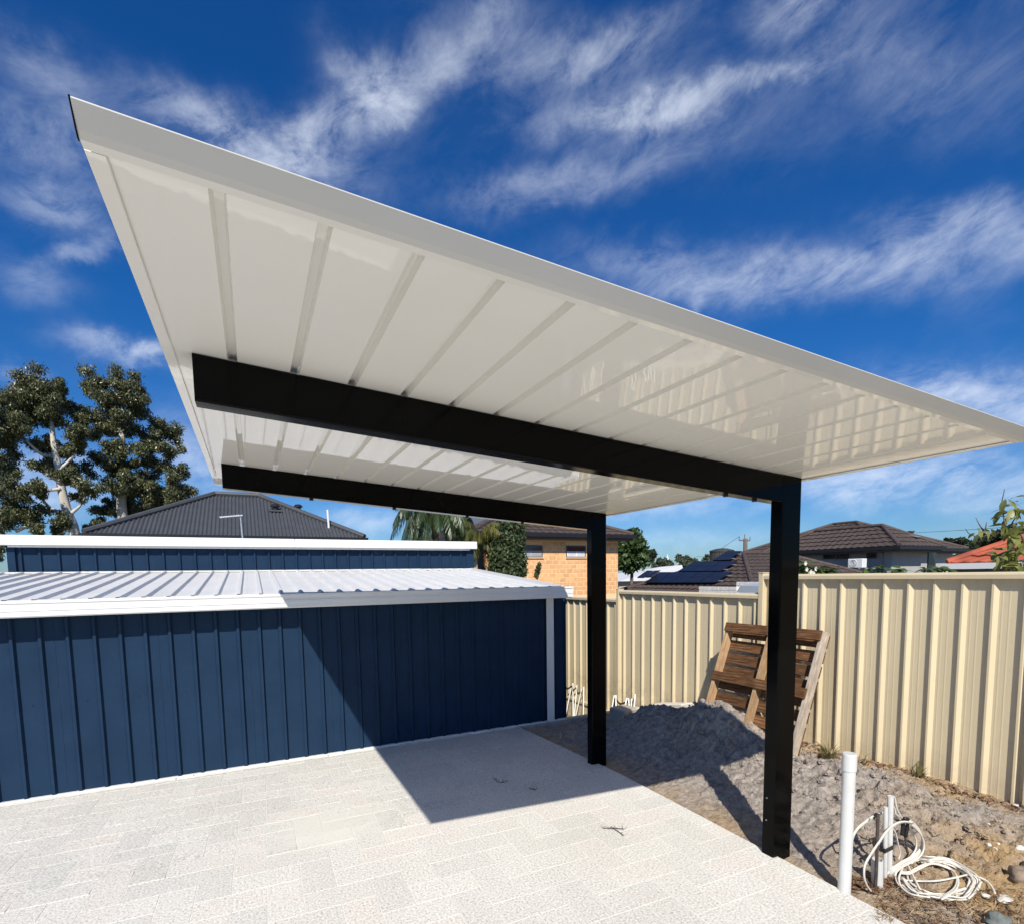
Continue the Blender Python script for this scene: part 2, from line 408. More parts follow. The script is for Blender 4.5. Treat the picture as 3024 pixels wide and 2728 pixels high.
    L.new(c, b.inputs['Base Color']); b.inputs['Roughness'].default_value = 0.95

    def wood(name, cols):
        mt, nt, N, L, b = nodes_of(name)
        t = N.new('ShaderNodeTexCoord')
        n = noise_node(N, L, 3.0, 6, 0.65, vec=t.outputs['Object'], dist=0.6, stretch=(22, 1.6, 22))
        oi = N.new('ShaderNodeObjectInfo')
        n2 = noise_node(N, L, 7.0, 4, 0.6, vec=t.outputs['Object'])
        c = ramp(N, L, n.outputs['Fac'], [(0.3, cols[0]), (0.5, cols[1]), (0.7, cols[2])])
        f = ramp(N, L, n2.outputs['Fac'], [(0.45, (0, 0, 0)), (0.7, (0.6, 0.6, 0.6))])
        c = mixc(N, L, f, c, cols[0])
        tn = ramp(N, L, oi.outputs['Random'], [(0, (0.75, 0.75, 0.75)), (1, (1.2, 1.17, 1.12))])
        c = mixc(N, L, 1.0, c, tn, 'MULTIPLY')
        L.new(c, b.inputs['Base Color']); b.inputs['Roughness'].default_value = 0.85; b.inputs['Specular IOR Level'].default_value = 0.2
        bump(N, L, b, n.outputs['Fac'], 0.5, 0.004)
    wood('wood_board', [(0.045, 0.023, 0.012), (0.14, 0.066, 0.030), (0.30, 0.17, 0.085)])
    wood('wood_bearer', [(0.26, 0.16, 0.085), (0.46, 0.30, 0.17), (0.56, 0.39, 0.24)])
    wood('wood_grey', [(0.22, 0.19, 0.16), (0.42, 0.36, 0.30), (0.55, 0.48, 0.40)])
build_materials()
M = MATS


# ------------------------------------------------------------------ mesh helpers
class MB:
    def __init__(self): self.v = []; self.f = []
    def add(self, vs, fs):
        o = len(self.v); self.v += [tuple(p) for p in vs]; self.f += [tuple(i + o for i in q) for q in fs]; return self
    def hexa(self, p):
        return self.add(p, [(0, 3, 2, 1), (4, 5, 6, 7), (0, 1, 5, 4), (1, 2, 6, 5), (2, 3, 7, 6), (3, 0, 4, 7)])
    def box(self, x0, x1, y0, y1, z0, z1):
        return self.hexa([(x0, y0, z0), (x1, y0, z0), (x1, y1, z0), (x0, y1, z0), (x0, y0, z1), (x1, y0, z1), (x1, y1, z1), (x0, y1, z1)])
    def cbox(self, x0, x1, y0, y1, z0, z1, c=0.004):
        """box with chamfered edges (each corner cut in three)"""
        vs = []; idx = {}
        for ix, X in enumerate((x0, x1)):
            for iy, Y in enumerate((y0, y1)):
                for iz, Z in enumerate((z0, z1)):
                    sx, sy, sz = (c if ix == 0 else -c), (c if iy == 0 else -c), (c if iz == 0 else -c)
                    idx[ix, iy, iz, 0] = len(vs); vs.append((X, Y + sy, Z + sz))
                    idx[ix, iy, iz, 1] = len(vs); vs.append((X + sx, Y, Z + sz))
                    idx[ix, iy, iz, 2] = len(vs); vs.append((X + sx, Y + sy, Z))
        fs = []
        g = lambda a, b, cc, k: idx[a, b, cc, k]
        for ix in (0, 1): q = (g(ix, 0, 0, 0), g(ix, 1, 0, 0), g(ix, 1, 1, 0), g(ix, 0, 1, 0)); fs.append(q if ix else q[::-1])
        for iy in (0, 1): q = (g(0, iy, 0, 1), g(0, iy, 1, 1), g(1, iy, 1, 1), g(1, iy, 0, 1)); fs.append(q if iy else q[::-1])
        for iz in (0, 1): q = (g(0, 0, iz, 2), g(1, 0, iz, 2), g(1, 1, iz, 2), g(0, 1, iz, 2)); fs.append(q if iz else q[::-1])
        for a in (0, 1):
            for b in (0, 1):
                fs.append((g(a, b, 0, 0), g(a, b, 1, 0), g(a, b, 1, 1), g(a, b, 0, 1)))
                fs.append((g(a, 0, b, 0), g(a, 1, b, 0), g(a, 1, b, 2), g(a, 0, b, 2)))
                fs.append((g(0, a, b, 1), g(1, a, b, 1), g(1, a, b, 2), g(0, a, b, 2)))
                for d in (0, 1): fs.append((g(a, b, d, 0), g(a, b, d, 1), g(a, b, d, 2)))
        return self.add(vs, fs)
    def loft(self, A, B, close=True, caps=False):
        n = len(A); fs = []
        for i in range(n if close else n - 1):
            j = (i + 1) % n; fs.append((i, j, n + j, n + i))
        if caps: fs += [tuple(range(n))[::-1], tuple(range(n, 2 * n))]
        return self.add(list(A) + list(B), fs)
    def tube(self, pts, r, n=8, caps=True, close=False):
        pts = [Vector(p) for p in pts]; k = len(pts)
        rs = r if isinstance(r, (list, tuple)) else [r] * k
        t0 = (pts[1] - pts[0]).normalized()
        up = Vector((0, 0, 1)) if abs(t0.z) < 0.9 else Vector((1, 0, 0))
        a = t0.cross(up).normalized(); rings = []
        for i, p in enumerate(pts):
            t = (pts[min(i + 1, k - 1)] - pts[max(i - 1, 0)]).normalized()
            a = (a - t * a.dot(t)).normalized(); b = t.cross(a)
            rings.append([p + (a * math.cos(2 * math.pi * q / n) + b * math.sin(2 * math.pi * q / n)) * rs[i] for q in range(n)])
        vs = [q for rg in rings for q in rg]; fs = []
        for i in range(k - 1):
            for q in range(n):
                w = (q + 1) % n; fs.append((i * n + q, i * n + w, (i + 1) * n + w, (i + 1) * n + q))
        if caps: fs += [tuple(range(n))[::-1], tuple(range((k - 1) * n, k * n))]
        return self.add(vs, fs)
    def lathe(self, c, prof, n=20):
        """prof: (radius, z) from bottom to top round the vertical through c"""
        vs = []; fs = []
        for (r, z) in prof:
            vs += [(c[0] + r * math.cos(2 * math.pi * q / n), c[1] + r * math.sin(2 * math.pi * q / n), c[2] + z) for q in range(n)]
        for i in range(len(prof) - 1):
            for q in range(n):
                w = (q + 1) % n; fs.append((i * n + q, i * n + w, (i + 1) * n + w, (i + 1) * n + q))
        fs += [tuple(range(n))[::-1], tuple(range((len(prof) - 1) * n, len(prof) * n))]
        return self.add(vs, fs)
    def mesh(self, name, mat, origin=(0, 0, 0), smooth=False):
        me = bpy.data.meshes.new(name)
        ox, oy, oz = origin
        me.from_pydata([(x - ox, y - oy, z - oz) for x, y, z in self.v], [], self.f)
        me.materials.append(M[mat])
        if smooth: me.polygons.foreach_set('use_smooth', [True] * len(me.polygons))
        me.update(); return me
    def build(self, name, mat, parent=None, origin=None, smooth=False):
        org = origin if origin is not None else (WORLD.get(parent.name, (0, 0, 0)) if parent else (0, 0, 0))
        return link(name, self.mesh(name, mat, org, smooth), org, parent)

WORLD = {}

def link(name, me, org=(0, 0, 0), parent=None, rot=None):
    o = bpy.data.objects.new(name, me); C.objects.link(o)
    WORLD[o.name] = tuple(org)
    if parent:
        o.parent = parent; p = WORLD[parent.name]
        o.location = (org[0] - p[0], org[1] - p[1], org[2] - p[2])
    else: o.location = org
    if rot: o.rotation_euler = rot
    return o

def tag(o, label=None, cat=None, group=None, kind=None):
    if label: o['label'] = label
    if cat: o['category'] = cat
    if group: o['group'] = group
    if kind: o['kind'] = kind
    return o

def thing(name, loc, label, cat, group=None):
    return tag(link(name, None, loc), label, cat, group)

def spline(pts, n=6, closed=False):
    P = [Vector(p) for p in pts]; out = []
    k = len(P)
    for i in range(k if closed else k - 1):
        p0 = P[(i - 1) % k] if closed or i > 0 else P[0] * 2 - P[1]
        p1 = P[i]; p2 = P[(i + 1) % k]
        p3 = P[(i + 2) % k] if closed or i + 2 < k else P[-1] * 2 - P[-2]
        for j in range(n):
            t = j / n
            out.append(0.5 * ((2 * p1) + (p2 - p0) * t + (2 * p0 - 5 * p1 + 4 * p2 - p3) * t * t + (3 * p1 - p0 - 3 * p2 + p3) * t ** 3))
    if not closed: out.append(P[-1])
    return out


# ------------------------------------------------------------------ ground and paving
GZ = -0.65
PAVE_X1 = 3.125

def pave_z(y): return -0.041 * max(0.0, y - 4.1)
PY1 = 6.285

def build_ground():
    o = MB().add([(-2500, -2500, GZ), (2500, -2500, GZ), (2500, 2500, GZ), (-2500, 2500, GZ)], [(0, 1, 2, 3)]).build('ground', 'far_ground')
    tag(o, 'dry sandy ground under the yard and the neighbouring lots', 'ground', kind='structure')

def build_paving():
    bed = MB()
    xb = PAVE_X1 - 0.012
    bed.box(-7.0, xb, -7.0, 4.1, GZ + 0.004, -0.0014)
    bed.hexa([(-7.0, 4.1005, GZ + 0.004), (xb, 4.1005, GZ + 0.004), (xb, PY1 + .015, GZ + 0.004), (-7.0, PY1 + .015, GZ + 0.004), (-7.0, 4.1005, -0.0014), (xb, 4.1005, -0.0014), (xb, PY1 + .015, pave_z(PY1) - .002), (-7.0, PY1 + .015, pave_z(PY1) - .002)])
    root = bed.build('paving', 'mortar_bed')
    tag(root, 'pale speckled concrete pavers laid in herringbone pattern across the yard', 'paving', kind='structure')
    u = 0.2007; g = 0.0048; ang = math.radians(-0.9)
    px0, py0 = 0.0125, 5.39
    mh = MB().cbox(-u + g / 2, u - g / 2, -u / 2 + g / 2, u / 2 - g / 2, -0.05, 0.0, 0.0014).mesh('paver', 'paver')
    mv = MB().cbox(-u / 2 + g / 2, u / 2 - g / 2, -u + g / 2, u - g / 2, -0.05, 0.0, 0.0014).mesh('paver', 'paver')
    ca, sa = math.cos(ang), math.sin(ang)
    rest = MB(); shown = []
    for i in range(-36, 17):
        for j in range(-62, 6):
            k = (i - j) % 4
            if k == 0: cx, cy, hx, hy, me = (i + 1) * u, (j + 0.5) * u, u, u / 2, mh
            elif k == 2: cx, cy, hx, hy, me = (i + 0.5) * u, j * u, u / 2, u, mv
            else: continue
            X = px0 + cx * ca - cy * sa; Y = py0 + cx * sa + cy * ca
            x0, x1, y0, y1 = X - hx, X + hx, Y - hy, Y + hy
            if x0 > PAVE_X1 - 0.02 or y0 > PY1 - .02 or x0 < -7 or y0 < -7: continue
            cut = x1 > PAVE_X1 or y1 > PY1
            pr = project((X, Y, 0))
            seen = pr is not None and -60 < pr[0] < PW + 60 and pr[1] < PH + 70 and Y > 0.3
            shown.append((0 if seen else 1, -Y if False else math.hypot(X, Y), X, Y, hx, hy, me, cut))
    shown.sort(key=lambda s: (s[0], s[1]))
    n = 0
    for (hid, d, X, Y, hx, hy, me, cut) in shown:
        dz = random.uniform(-0.0005, 0.0008)
        a = ang
        sl = -math.atan(0.041) if Y > 4.1 else 0.0
        if hid == 0 and n < 300 and not cut:
            link('paver', me, (X, Y, pave_z(Y) + dz), root, (sl + random.uniform(-.0015, .0015), random.uniform(-.0015, .0015), a + random.uniform(-.003, .003)))
            n += 1
        else:
            b = MB() if (hid == 0 and n < 300) else rest
            k0 = len(b.v)
            b.cbox(X - hx + g / 2, min(X + hx, PAVE_X1) - g / 2, Y - hy + g / 2, min(Y + hy, PY1) - g / 2, -0.05, dz, 0.0014)
            b.v[k0:] = [(x, y, z + pave_z(y)) for x, y, z in b.v[k0:]]
            if b is not rest: b.build('paver', 'paver', root); n += 1
    o = rest.build('paver_field', 'paver', root); o['kind'] = 'stuff'
    # mortar haunch along the shed foot
    mb = MB(); A = []; B = []
    xs = np.linspace(-4.6, 3.05, 130)
    for x in xs:
        w = 0.035 + 0.022 * mnoise.noise((x * 3.1, 0.3, 0)) + 0.012 * mnoise.noise((x * 11, 2, 0))
        A.append((x, PY1 - w, pave_z(PY1 - w) + .003)); B.append((x, PY1 + .035, pave_z(PY1) + .016))
    vs = A + B; k = len(A)
    mb.add(vs, [(i, i + 1, k + i + 1, k + i) for i in range(k - 1)])
    mb.build('mortar_fillet', 'mortar_bed', root)


def hsoil(x, y):
    t = min(1, max(0, (x - 3.1) / 2.05))
    if y < 4.3: zf = 0.13
    elif y < 5.2: zf = 0.13 - 0.15 * (y - 4.3) / 0.9
    else: zf = -0.02 - 0.12 * min(1, (y - 5.2) / 0.8)
    z0 = -0.045 + pave_z(y); z = z0 + t * (zf - z0)
    def g(cx, cy, rx, ry, a): return a * math.exp(-((x - cx) / rx) ** 2 - ((y - cy) / ry) ** 2)
    z += g(4.22, 4.90, 0.45, 0.50, 0.34) + g(4.42, 4.13, 0.39, 0.40, 0.42) + g(4.5, 3.62, 0.35, 0.35, 0.10)
    z += g(4.42, 2.62, 0.52, 0.62, 0.16) + g(3.95, 3.0, 0.4, 0.5, 0.05) + g(3.6, 5.2, 0.3, 0.5, 0.05)
    return z

def hrough(x, y):
    e = min(1, max(0, (x - 3.12) / 0.25))
    k = 0.55 + 0.6 * math.exp(-((x - 4.3) / 0.7) ** 2)
    v = Vector((x, y, 0))
    n = mnoise.fractal(v * 3.2, 0.9, 2.1, 5) * 0.036
    c = mnoise.cell(Vector((x * 9, y * 9, 0))) * 0.0
    r = abs(mnoise.fractal(v * 11.0 + Vector((5, 3, 1)), 0.8, 2.2, 4))
    n += (0.35 - r) * 0.055 + (0.3 - abs(mnoise.fractal(v * 27.0, 0.8, 2.1, 2))) * 0.022
    bl = abs(mnoise.fractal(v * 5.6 + Vector((2, 9, 4)), 0.9, 2.0, 4))
    hp = math.exp(-((x - 4.32) / 0.55) ** 2)
    n += (0.28 - bl) * 0.10 * hp
    return n * k * e + (1 - e) * 0.004 * mnoise.noise(v * 14)

def soil_z(x, y): return hsoil(x, y) + hrough(x, y)

def onsoil(px, py, lift=0.0):
    z = 0.05
    for _ in range(14):
        p = onz(px, py, z); z = 0.5 * z + 0.5 * (soil_z(min(5.1, max(3.1, p.x)), p.y) + lift)
    return onz(px, py, z)

def build_soil():
    x0, x1, y0, y1, d = 3.085, 5.28, -1.5, 6.295, 0.0165
    nx, ny = int((x1 - x0) / d) + 1, int((y1 - y0) / d) + 1
    vs = []
    for j in range(ny):
        y = y0 + (y1 - y0) * j / (ny - 1)
        for i in range(nx):
            x = x0 + (x1 - x0) * i / (nx - 1)
            vs.append((x, y, soil_z(x, y)))
    fs = [(j * nx + i, j * nx + i + 1, (j + 1) * nx + i + 1, (j + 1) * nx + i) for j in range(ny - 1) for i in range(nx - 1)]
    mb = MB(); mb.v = vs; mb.f = fs
    # skirt down to the ground sheet
    edge = [i for i in range(nx)] + [j * nx + nx - 1 for j in range(1, ny)] + [(ny - 1) * nx + i for i in range(nx - 2, -1, -1)] + [j * nx for j in range(ny - 2, 0, -1)]
    b0 = len(mb.v); mb.v += [(vs[e][0], vs[e][1], GZ + 0.003) for e in edge]; k = len(edge)
    for q in range(k):
        w = (q + 1) % k; mb.f.append((edge[q], b0 + q, b0 + w, edge[w]))
    o = mb.build('soil', 'soil', smooth=True)
    tag(o, 'heaped grey and yellow sandy soil between paving and cream fence', 'soil', kind='structure')
    kb = MB().cbox(3.05, 4.98, 6.304, 6.41, GZ + 0.003, -0.085, 0.006)
    o = kb.build('kerb', 'concrete'); tag(o, 'low concrete edging running from shed corner toward the fence', 'kerb', kind='structure')


# ------------------------------------------------------------------ carport
ZU0, ZSL = 2.771, -0.070
def zu(x): return ZU0 + ZSL * (x + 0.154)
CP_X0, CP_X1, CP_YB = -0.240, 3.300, 5.45
def skew(x): return -0.0175 * (x + 0.25)
def yf(x): return 1.325 + skew(x)

def build_carport():
    T = thing('carport', (3.16, 2.41, 0), 'cream flat roofed carport on two black steel cantilever frames over the paving', 'carport')
    tilt = (0, math.atan(-ZSL), 0)
    frames = ((2.364, 2.456, 3.075, 3.252, 'front'), (4.462, 4.554, 3.045, 3.222, 'rear'))
    for (ya, yb, xa, xb, which) in frames:
        # post, its head mitred into the sloping beam
        pt = MB(); c = 0.006
        xi, xo = xa, xb
        ring = lambda z, zx: [(xi + c, ya, z(xi)), (xo - c, ya, z(xo)), (xo, ya + c, z(xo)), (xo, yb - c, z(xo)), (xo - c, yb, z(xo)), (xi + c, yb, z(xi)), (xi, yb - c, z(xi)), (xi, ya + c, z(xi))]
        pt.loft(ring(lambda x: -0.30, 0), ring(lambda x: zu(x) - 0.0015, 0), caps=True)
        post = pt.build('post', 'black_steel', T)
        bm = MB(); X0, X1 = -0.158, xa - 0.0005; dp = 0.174
        sec = lambda x: [(x, ya + c, zu(x) - dp), (x, yb - c, zu(x) - dp), (x, yb, zu(x) - dp + c), (x, yb, zu(x) - c - .001), (x, yb - c, zu(x) - .001), (x, ya + c, zu(x) - .001), (x, ya, zu(x) - c - .001), (x, ya, zu(x) - dp + c)]
        bm.loft(sec(X0), sec(X1), caps=True)
        beam = bm.build('beam', 'black_steel', T)
        for q in ((0.45, 1.1, 1.75, 2.3) if which == 'rear' else (2.62, 2.87)):
            z = zu(q) - dp
            MB().lathe((q, (ya + yb) / 2, z - 0.014), [(0.013, 0), (0.015, 0.003), (0.015, 0.0145)], 6).build('bolt', 'bolt_black', beam)
        if which == 'front':
            for z in (0.245, 0.40):
                p = Vector((xa, (ya + yb) / 2 + .01, z))
                MB().tube([p - Vector((0.006, 0, 0)), p + Vector((0.001, 0, 0))], 0.005, 8).build('screw', 'screw_grey', post)
    # roof sheet: one pan between each two ribs
    p = 0.2202; r0 = -0.024
    Y0, Y1 = 1.338, CP_YB - 0.012   # the sheet is hung a touch out of square (skew)
    def pan(w, left_flat=False, right_flat=False):
        g, s, d, th = 0.011, 0.017, 0.026, 0.012
        prof = []
        prof += [(0.0005, 0.0)] if left_flat else [(0.0, d), (g, d), (s, 0)]
        prof += [(w - 0.0005, 0)] if right_flat else [(w - s, 0), (w - g, d + .0008), (w + 0.002, d + .0008)]
        top = [(x, z + th) for x, z in prof[::-1]]
        mb = MB()
        A = [(x, Y0, z) for x, z in prof + top]; B = [(x, Y1, z) for x, z in prof + top]
        k = len(A)
        mb.loft(A, B, caps=False)
        h = len(prof)
        for Yv, off in ((0, 0), (1, k)):
            for i in range(h - 1):
                q = (off + i, off + i + 1, off + k - 2 - i, off + k - 1 - i); mb.f.append(q if Yv else q[::-1])
        return mb.mesh('roof_pan', 'roof_cream')
    me = pan(p)
    link('roof_pan', pan(r0 - CP_X0, True, False), (CP_X0, skew(CP_X0), zu(CP_X0)), T, tilt)
    k = 0
    while r0 + (k + 1) * p < CP_X1 - 0.05:
        x = r0 + k * p; link('roof_pan', me, (x, skew(x), zu(x)), T, tilt); k += 1
    x = r0 + k * p
    link('roof_pan', pan(CP_X1 - x, False, True), (x, skew(x), zu(x)), T, tilt)
    # top capping of the sheet keeps daylight out of the ribs
    mb = MB()
    P = lambda x, y, dz: (x, y + skew(x), zu(x) + dz)
    mb.hexa([P(CP_X0, Y0, .0395), P(CP_X1, Y0, .0395), P(CP_X1, Y1, .0395), P(CP_X0, Y1, .0395), P(CP_X0, Y0, .046), P(CP_X1, Y0, .046), P(CP_X1, Y1, .046), P(CP_X0, Y1, .046)])
    mb.build('roof_skin', 'roof_cream', T)
    # front gutter fascia: upright face, folded lower edge, inward flange under the pans
    def lip(f, top, sgn):          # undercut lip leaning outward, thin bright return on top
        o = -0.034 * sgn
        return [(f + o, top), (f - .001 * sgn, 0.0), (f + sgn * .013, -.0085), (f + sgn * .016, -.006), (f + sgn * .004, .003), (f + o + sgn * .004, top + .0005), (f + o + sgn * .05, top + .001), (f + o + sgn * .05, top + .0025), (f + o, top + .0025)]
    def flange(f, sgn):            # level strip under the sheet ends
        return [(f + sgn * .0135, -.0082), (f + sgn * .042, -.0062), (f + sgn * .042, -.0042), (f + sgn * .0165, -.0058)]
    def run(sec, xa, xb, f, sgn, name, mat, *a):
        A = [(xa, y, zu(xa) + dz) for y, dz in sec(f(xa), *a, sgn)]; B = [(xb, y, zu(xb) + dz) for y, dz in sec(f(xb), *a, sgn)]
        MB().loft(A, B, caps=False).build(name, mat, T)
    xa, xb = CP_X0 - 0.012, CP_X1 + 0.012
    yr = lambda x: CP_YB + .03 + skew(x)
    run(lip, xa, xb, yf, 1, 'front_gutter', 'trim_cream_dimmed', 0.030)
    run(flange, xa, xb, yf, 1, 'gutter_flange', 'roof_cream')
    run(lip, xa, xb, yr, -1, 'rear_gutter', 'trim_cream_dimmed', 0.028)
    run(flange, xa, xb, yr, -1, 'gutter_flange', 'roof_cream')
    for xe, sg in ((xa, -1), (xb, 1)):
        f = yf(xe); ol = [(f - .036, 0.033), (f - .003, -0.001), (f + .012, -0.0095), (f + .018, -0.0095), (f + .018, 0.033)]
        MB().loft([(xe, y, zu(xe) + z) for y, z in ol], [(xe + sg * 0.003, y, zu(xe) + z) for y, z in ol], caps=True).build('gutter_end', 'black_steel' if sg < 0 else 'trim_cream_dimmed', T)
    # barge channels along both ends
    for xe, s in ((CP_X0 - 0.012, 1), (CP_X1 + 0.012, -1)):
        ol = [(xe, 0.060), (xe, -0.0065), (xe + s * .034, -0.0065), (xe + s * .036, -0.0030), (xe + s * .003, -0.0030), (xe + s * .003, 0.060)]
        mb = MB().loft([(x, yf(xe) + 0.044, zu(x) + z) for x, z in ol], [(x, CP_YB - 0.014 + skew(x), zu(x) + z) for x, z in ol], caps=True)
        mb.build('barge_channel', 'roof_cream', T)


# ------------------------------------------------------------------ sheds
def rib_profile(x0, x1, pitch, phase, depth=0.028, foot=0.052, crest=0.022, minor=True):
    """trapezoid ribs: list of (x, out)"""
    pts = [(x0, 0.0)]
    k = math.floor((x0 - phase) / pitch)
    while True:
        c = phase + k * pitch
        if c - foot / 2 > x1: break
        for dx, o in ((-foot / 2, 0), (-crest / 2, depth), (crest / 2, depth), (foot / 2, 0)):
            if x0 < c + dx < x1: pts.append((c + dx, o))
        if minor and depth != 0.030 and depth != 0.029:
            for fr in (0.36, 0.64):
                q = c + pitch * fr
                for dx, o in ((-.010, 0), (0, .0028), (.010, 0)):
                    if x0 < q + dx < x1: pts.append((q + dx, o))
        k += 1
    pts.append((x1, 0.0)); return pts

SHED_Y = 6.345
SHED_Z = -0.090
def build_shed():
    T = thing('garden_shed', (0, 8.0, SHED_Z), 'navy ribbed steel shed with white lean-to roof beside the paving', 'shed')
    XL, XR = -4.6, 3.875; yb_ = 13.0; b0 = SHED_Z + .022
    MB().cbox(XL, XR + 0.02, SHED_Y - 0.035, yb_, GZ + 0.003, SHED_Z + .004, 0.01).build('slab', 'concrete', T)
    MB().box(XL, XR, SHED_Y - 0.043, SHED_Y - 0.004, SHED_Z + .0055, b0).build('base_angle', 'white_trim', T)
    for i, xs in enumerate((-0.83, 0.65, 2.39)):
        b = MB().cbox(xs, xs + 0.18, SHED_Y - 0.068, SHED_Y - 0.0435, SHED_Z - .004, SHED_Z + .028, 0.005)
        t = b.build('anchor_tab', 'white_trim', T)
        MB().tube([(xs + 0.025, SHED_Y - 0.071, SHED_Z + .012), (xs + 0.025, SHED_Y - 0.067, SHED_Z + .012)], 0.007, 8).build('bolt_hole', 'bolt_black', t)
    # wall sheets, four ribs each
    pitch, ph = 0.2042, 0.043
    w = pitch * 4; x = ph - pitch / 2 - w * 5.0; ztop = 1.70
    while x < XR:
        x1 = min(x + w - 0.0012, XR)
        if x1 > XL:
            pr = rib_profile(max(x, XL), x1, pitch, ph, 0.030, .054, .022)
            A = [(q, SHED_Y - o, b0 + .001) for q, o in pr]; B = [(q, SHED_Y - o, ztop) for q, o in pr]
            A2 = [(q, SHED_Y - o + .004, b0 + .001) for q, o in pr[::-1]]; B2 = [(q, SHED_Y - o + .004, ztop) for q, o in pr[::-1]]
            s = MB().loft(A + A2, B + B2).build('wall_sheet', 'blue_cladding', T)
            for q in (max(x, XL) + pitch, max(x, XL) + 3 * pitch):
                if q < x1: MB().tube([(q, SHED_Y - .006, .80), (q, SHED_Y + .001, .80)], 0.006, 6).build('screw', 'blue_cladding', s)
        x += w
    MB().box(XR - 0.002, XR + 0.003, SHED_Y - 0.03, yb_ - .1, b0, 1.68).build('side_wall', 'blue_cladding', T)
    MB().box(XL, XL + .004, SHED_Y + .01, yb_ - .1, b0, 1.68).build('side_wall', 'blue_cladding', T)
    MB().box(XL + .01, XR - .01, yb_ - .12, yb_ - .1, b0, 1.68).build('rear_wall', 'blue_cladding', T)
    MB().cbox(3.565, 3.675, SHED_Y - 0.047, SHED_Y - 0.0315, b0, 1.64, 0.003).build('corner_trim', 'white_trim', T)
    # gutter: stepped quad profile
    gy = 6.11; g0 = 1.630; k = 1.05
    prof = [(.175, 0), (.012, 0), (.002, .012), (.002, .052), (-.004, .058), (-.004, .085), (.002, .091), (.002, .116), (-.008, .128), (-.008, .152), (.008, .152)]
    inn = [(.008, .146), (-.002, .146), (-.002, .131), (.008, .116), (.008, .006), (.175, .006)]
    ol = [(gy + y, g0 + z) for y, z in prof + inn]
    MB().loft([(XL, y, z) for y, z in ol], [(3.86, y, z) for y, z in ol], caps=False).build('gutter', 'white_trim', T)
    MB().box(3.8605, 3.864, gy - .007, gy + .175, g0 + .001, g0 + .151).build('gutter_end', 'white_trim', T)
    # lean-to roof sheets
    xr0, xr1 = XL, 3.70
    ya, yb, za, zb = gy + 0.045, 9.43, 1.760, 2.058
    x = ph - pitch / 2 - w * 6
    n = Vector((0, -(zb - za), (yb - ya))).normalized()
    while x < xr1:
        x1 = min(x + w - 0.001, xr1)
        if x1 > xr0:
            pr = rib_profile(max(x, xr0), x1, pitch, ph + 0.03, 0.030, 0.060, 0.026, True)
            A = [(q, ya + n.y * o, za + n.z * o) for q, o in pr]; B = [(q, yb + n.y * o, zb + n.z * o) for q, o in pr]
            A2 = [(q, y, z - .004) for q, y, z in A[::-1]]; B2 = [(q, y, z - .004) for q, y, z in B[::-1]]
            MB().loft(A + A2, B + B2, caps=False).build('roof_sheet', 'white_metal', T)
        x += w
    # closure strip fills the rib ends behind the gutter lip
    MB().hexa([(xr0, ya + .02, za - .05), (xr1, ya + .02, za - .05), (xr1, ya + .03, za - .05), (xr0, ya + .03, za - .05), (xr0, ya + .02, za + .026), (xr1, ya + .02, za + .026), (xr1, ya + .03, za + .027), (xr0, ya + .03, za + .027)]).build('closure_strip', 'white_metal', T)
    MB().hexa([(xr1 + .0015, ya, za - .06), (xr1 + .05, ya, za - .06), (xr1 + .05, yb, zb - .06), (xr1 + .0015, yb, zb - .06), (xr1 + .0015, ya, za + .036), (xr1 + .05, ya, za + .036), (xr1 + .05, yb, zb + .036), (xr1 + .0015, yb, zb + .036)]).build('roof_flashing', 'white_metal', T)
    # upper wall behind the lean-to
    ux0, ux1 = -2.94, 3.78; uy = 9.47; z0, z1 = 2.093, 2.50
    x = ux0
    while x < ux1:
        x1 = min(x + w - 0.001, ux1)
        pr = rib_profile(x, x1, pitch, ux0 + 0.137, 0.029, 0.052, 0.022, True)
        A = [(q, uy - o, z0) for q, o in pr]; B = [(q, uy - o, z1) for q, o in pr]
        A2 = [(q, uy + .004, z0) for q, o in pr[::-1]]; B2 = [(q, uy + .004, z1) for q, o in pr[::-1]]
        MB().loft(A + A2, B + B2, caps=False).build('upper_wall_sheet', 'blue_cladding', T)
        x += w
    MB().box(ux1 + .001, ux1 + .004, uy - .02, yb_ - .1, 1.7, z1).build('upper_side_wall', 'blue_cladding', T)
    MB().box(ux0 - .004, ux0 - .001, uy - .02, yb_ - .1, 1.7, z1).build('upper_side_wall', 'blue_cladding', T)
    MB().cbox(xr0, ux1, uy - 0.057, uy - 0.033, 2.064, 2.087, .002).build('apron_flashing', 'white_metal', T)
    MB().box(ux0 + .02, ux1 - 0.085, uy - 0.05, uy - 0.0305, 2.419, 2.440).build('gutter_bracket_rail', 'white_trim', T)
    f = uy - 0.125
    for (a, b) in ((ux0 - .084, 0.65), (0.6515, ux1 + .037)):
        MB().cbox(a, b, f, uy - .02, 2.442, 2.579, 0.008).build('upper_gutter', 'white_trim', T)
    MB().hexa([(ux0 - .05, uy - .015, 2.56), (ux1 + .02, uy - .015, 2.56), (ux1 + .02, yb_, 2.63), (ux0 - .05, yb_, 2.63), (ux0 - .05, uy - .015, 2.57), (ux1 + .02, uy - .015, 2.57), (ux1 + .02, yb_, 2.64), (ux0 - .05, yb_, 2.64)]).build('upper_roof', 'white_metal', T)
    MB().box(ux1 - 0.147, ux1 + .0005, uy - .0345, uy - .030, z0, 2.441).build('corner_trim', 'blue_cladding', T)
    MB().box(ux0, ux0 + 0.084, uy - .0345, uy - .030, z0, 2.441).build('corner_trim', 'blue_cladding', T)
    # television antenna behind the upper gutter
    A = thing('tv_antenna', (0, 11.5, 2.62), 'thin grey television antenna standing above the navy shed roof', 'antenna')
    k = crop(200, 1400, 2.2422)
    b = ony(*k(1160, 430), 11.5); t = ony(*k(1143, 270), 11.5); l = ony(*k(1005, 284), 11.5)
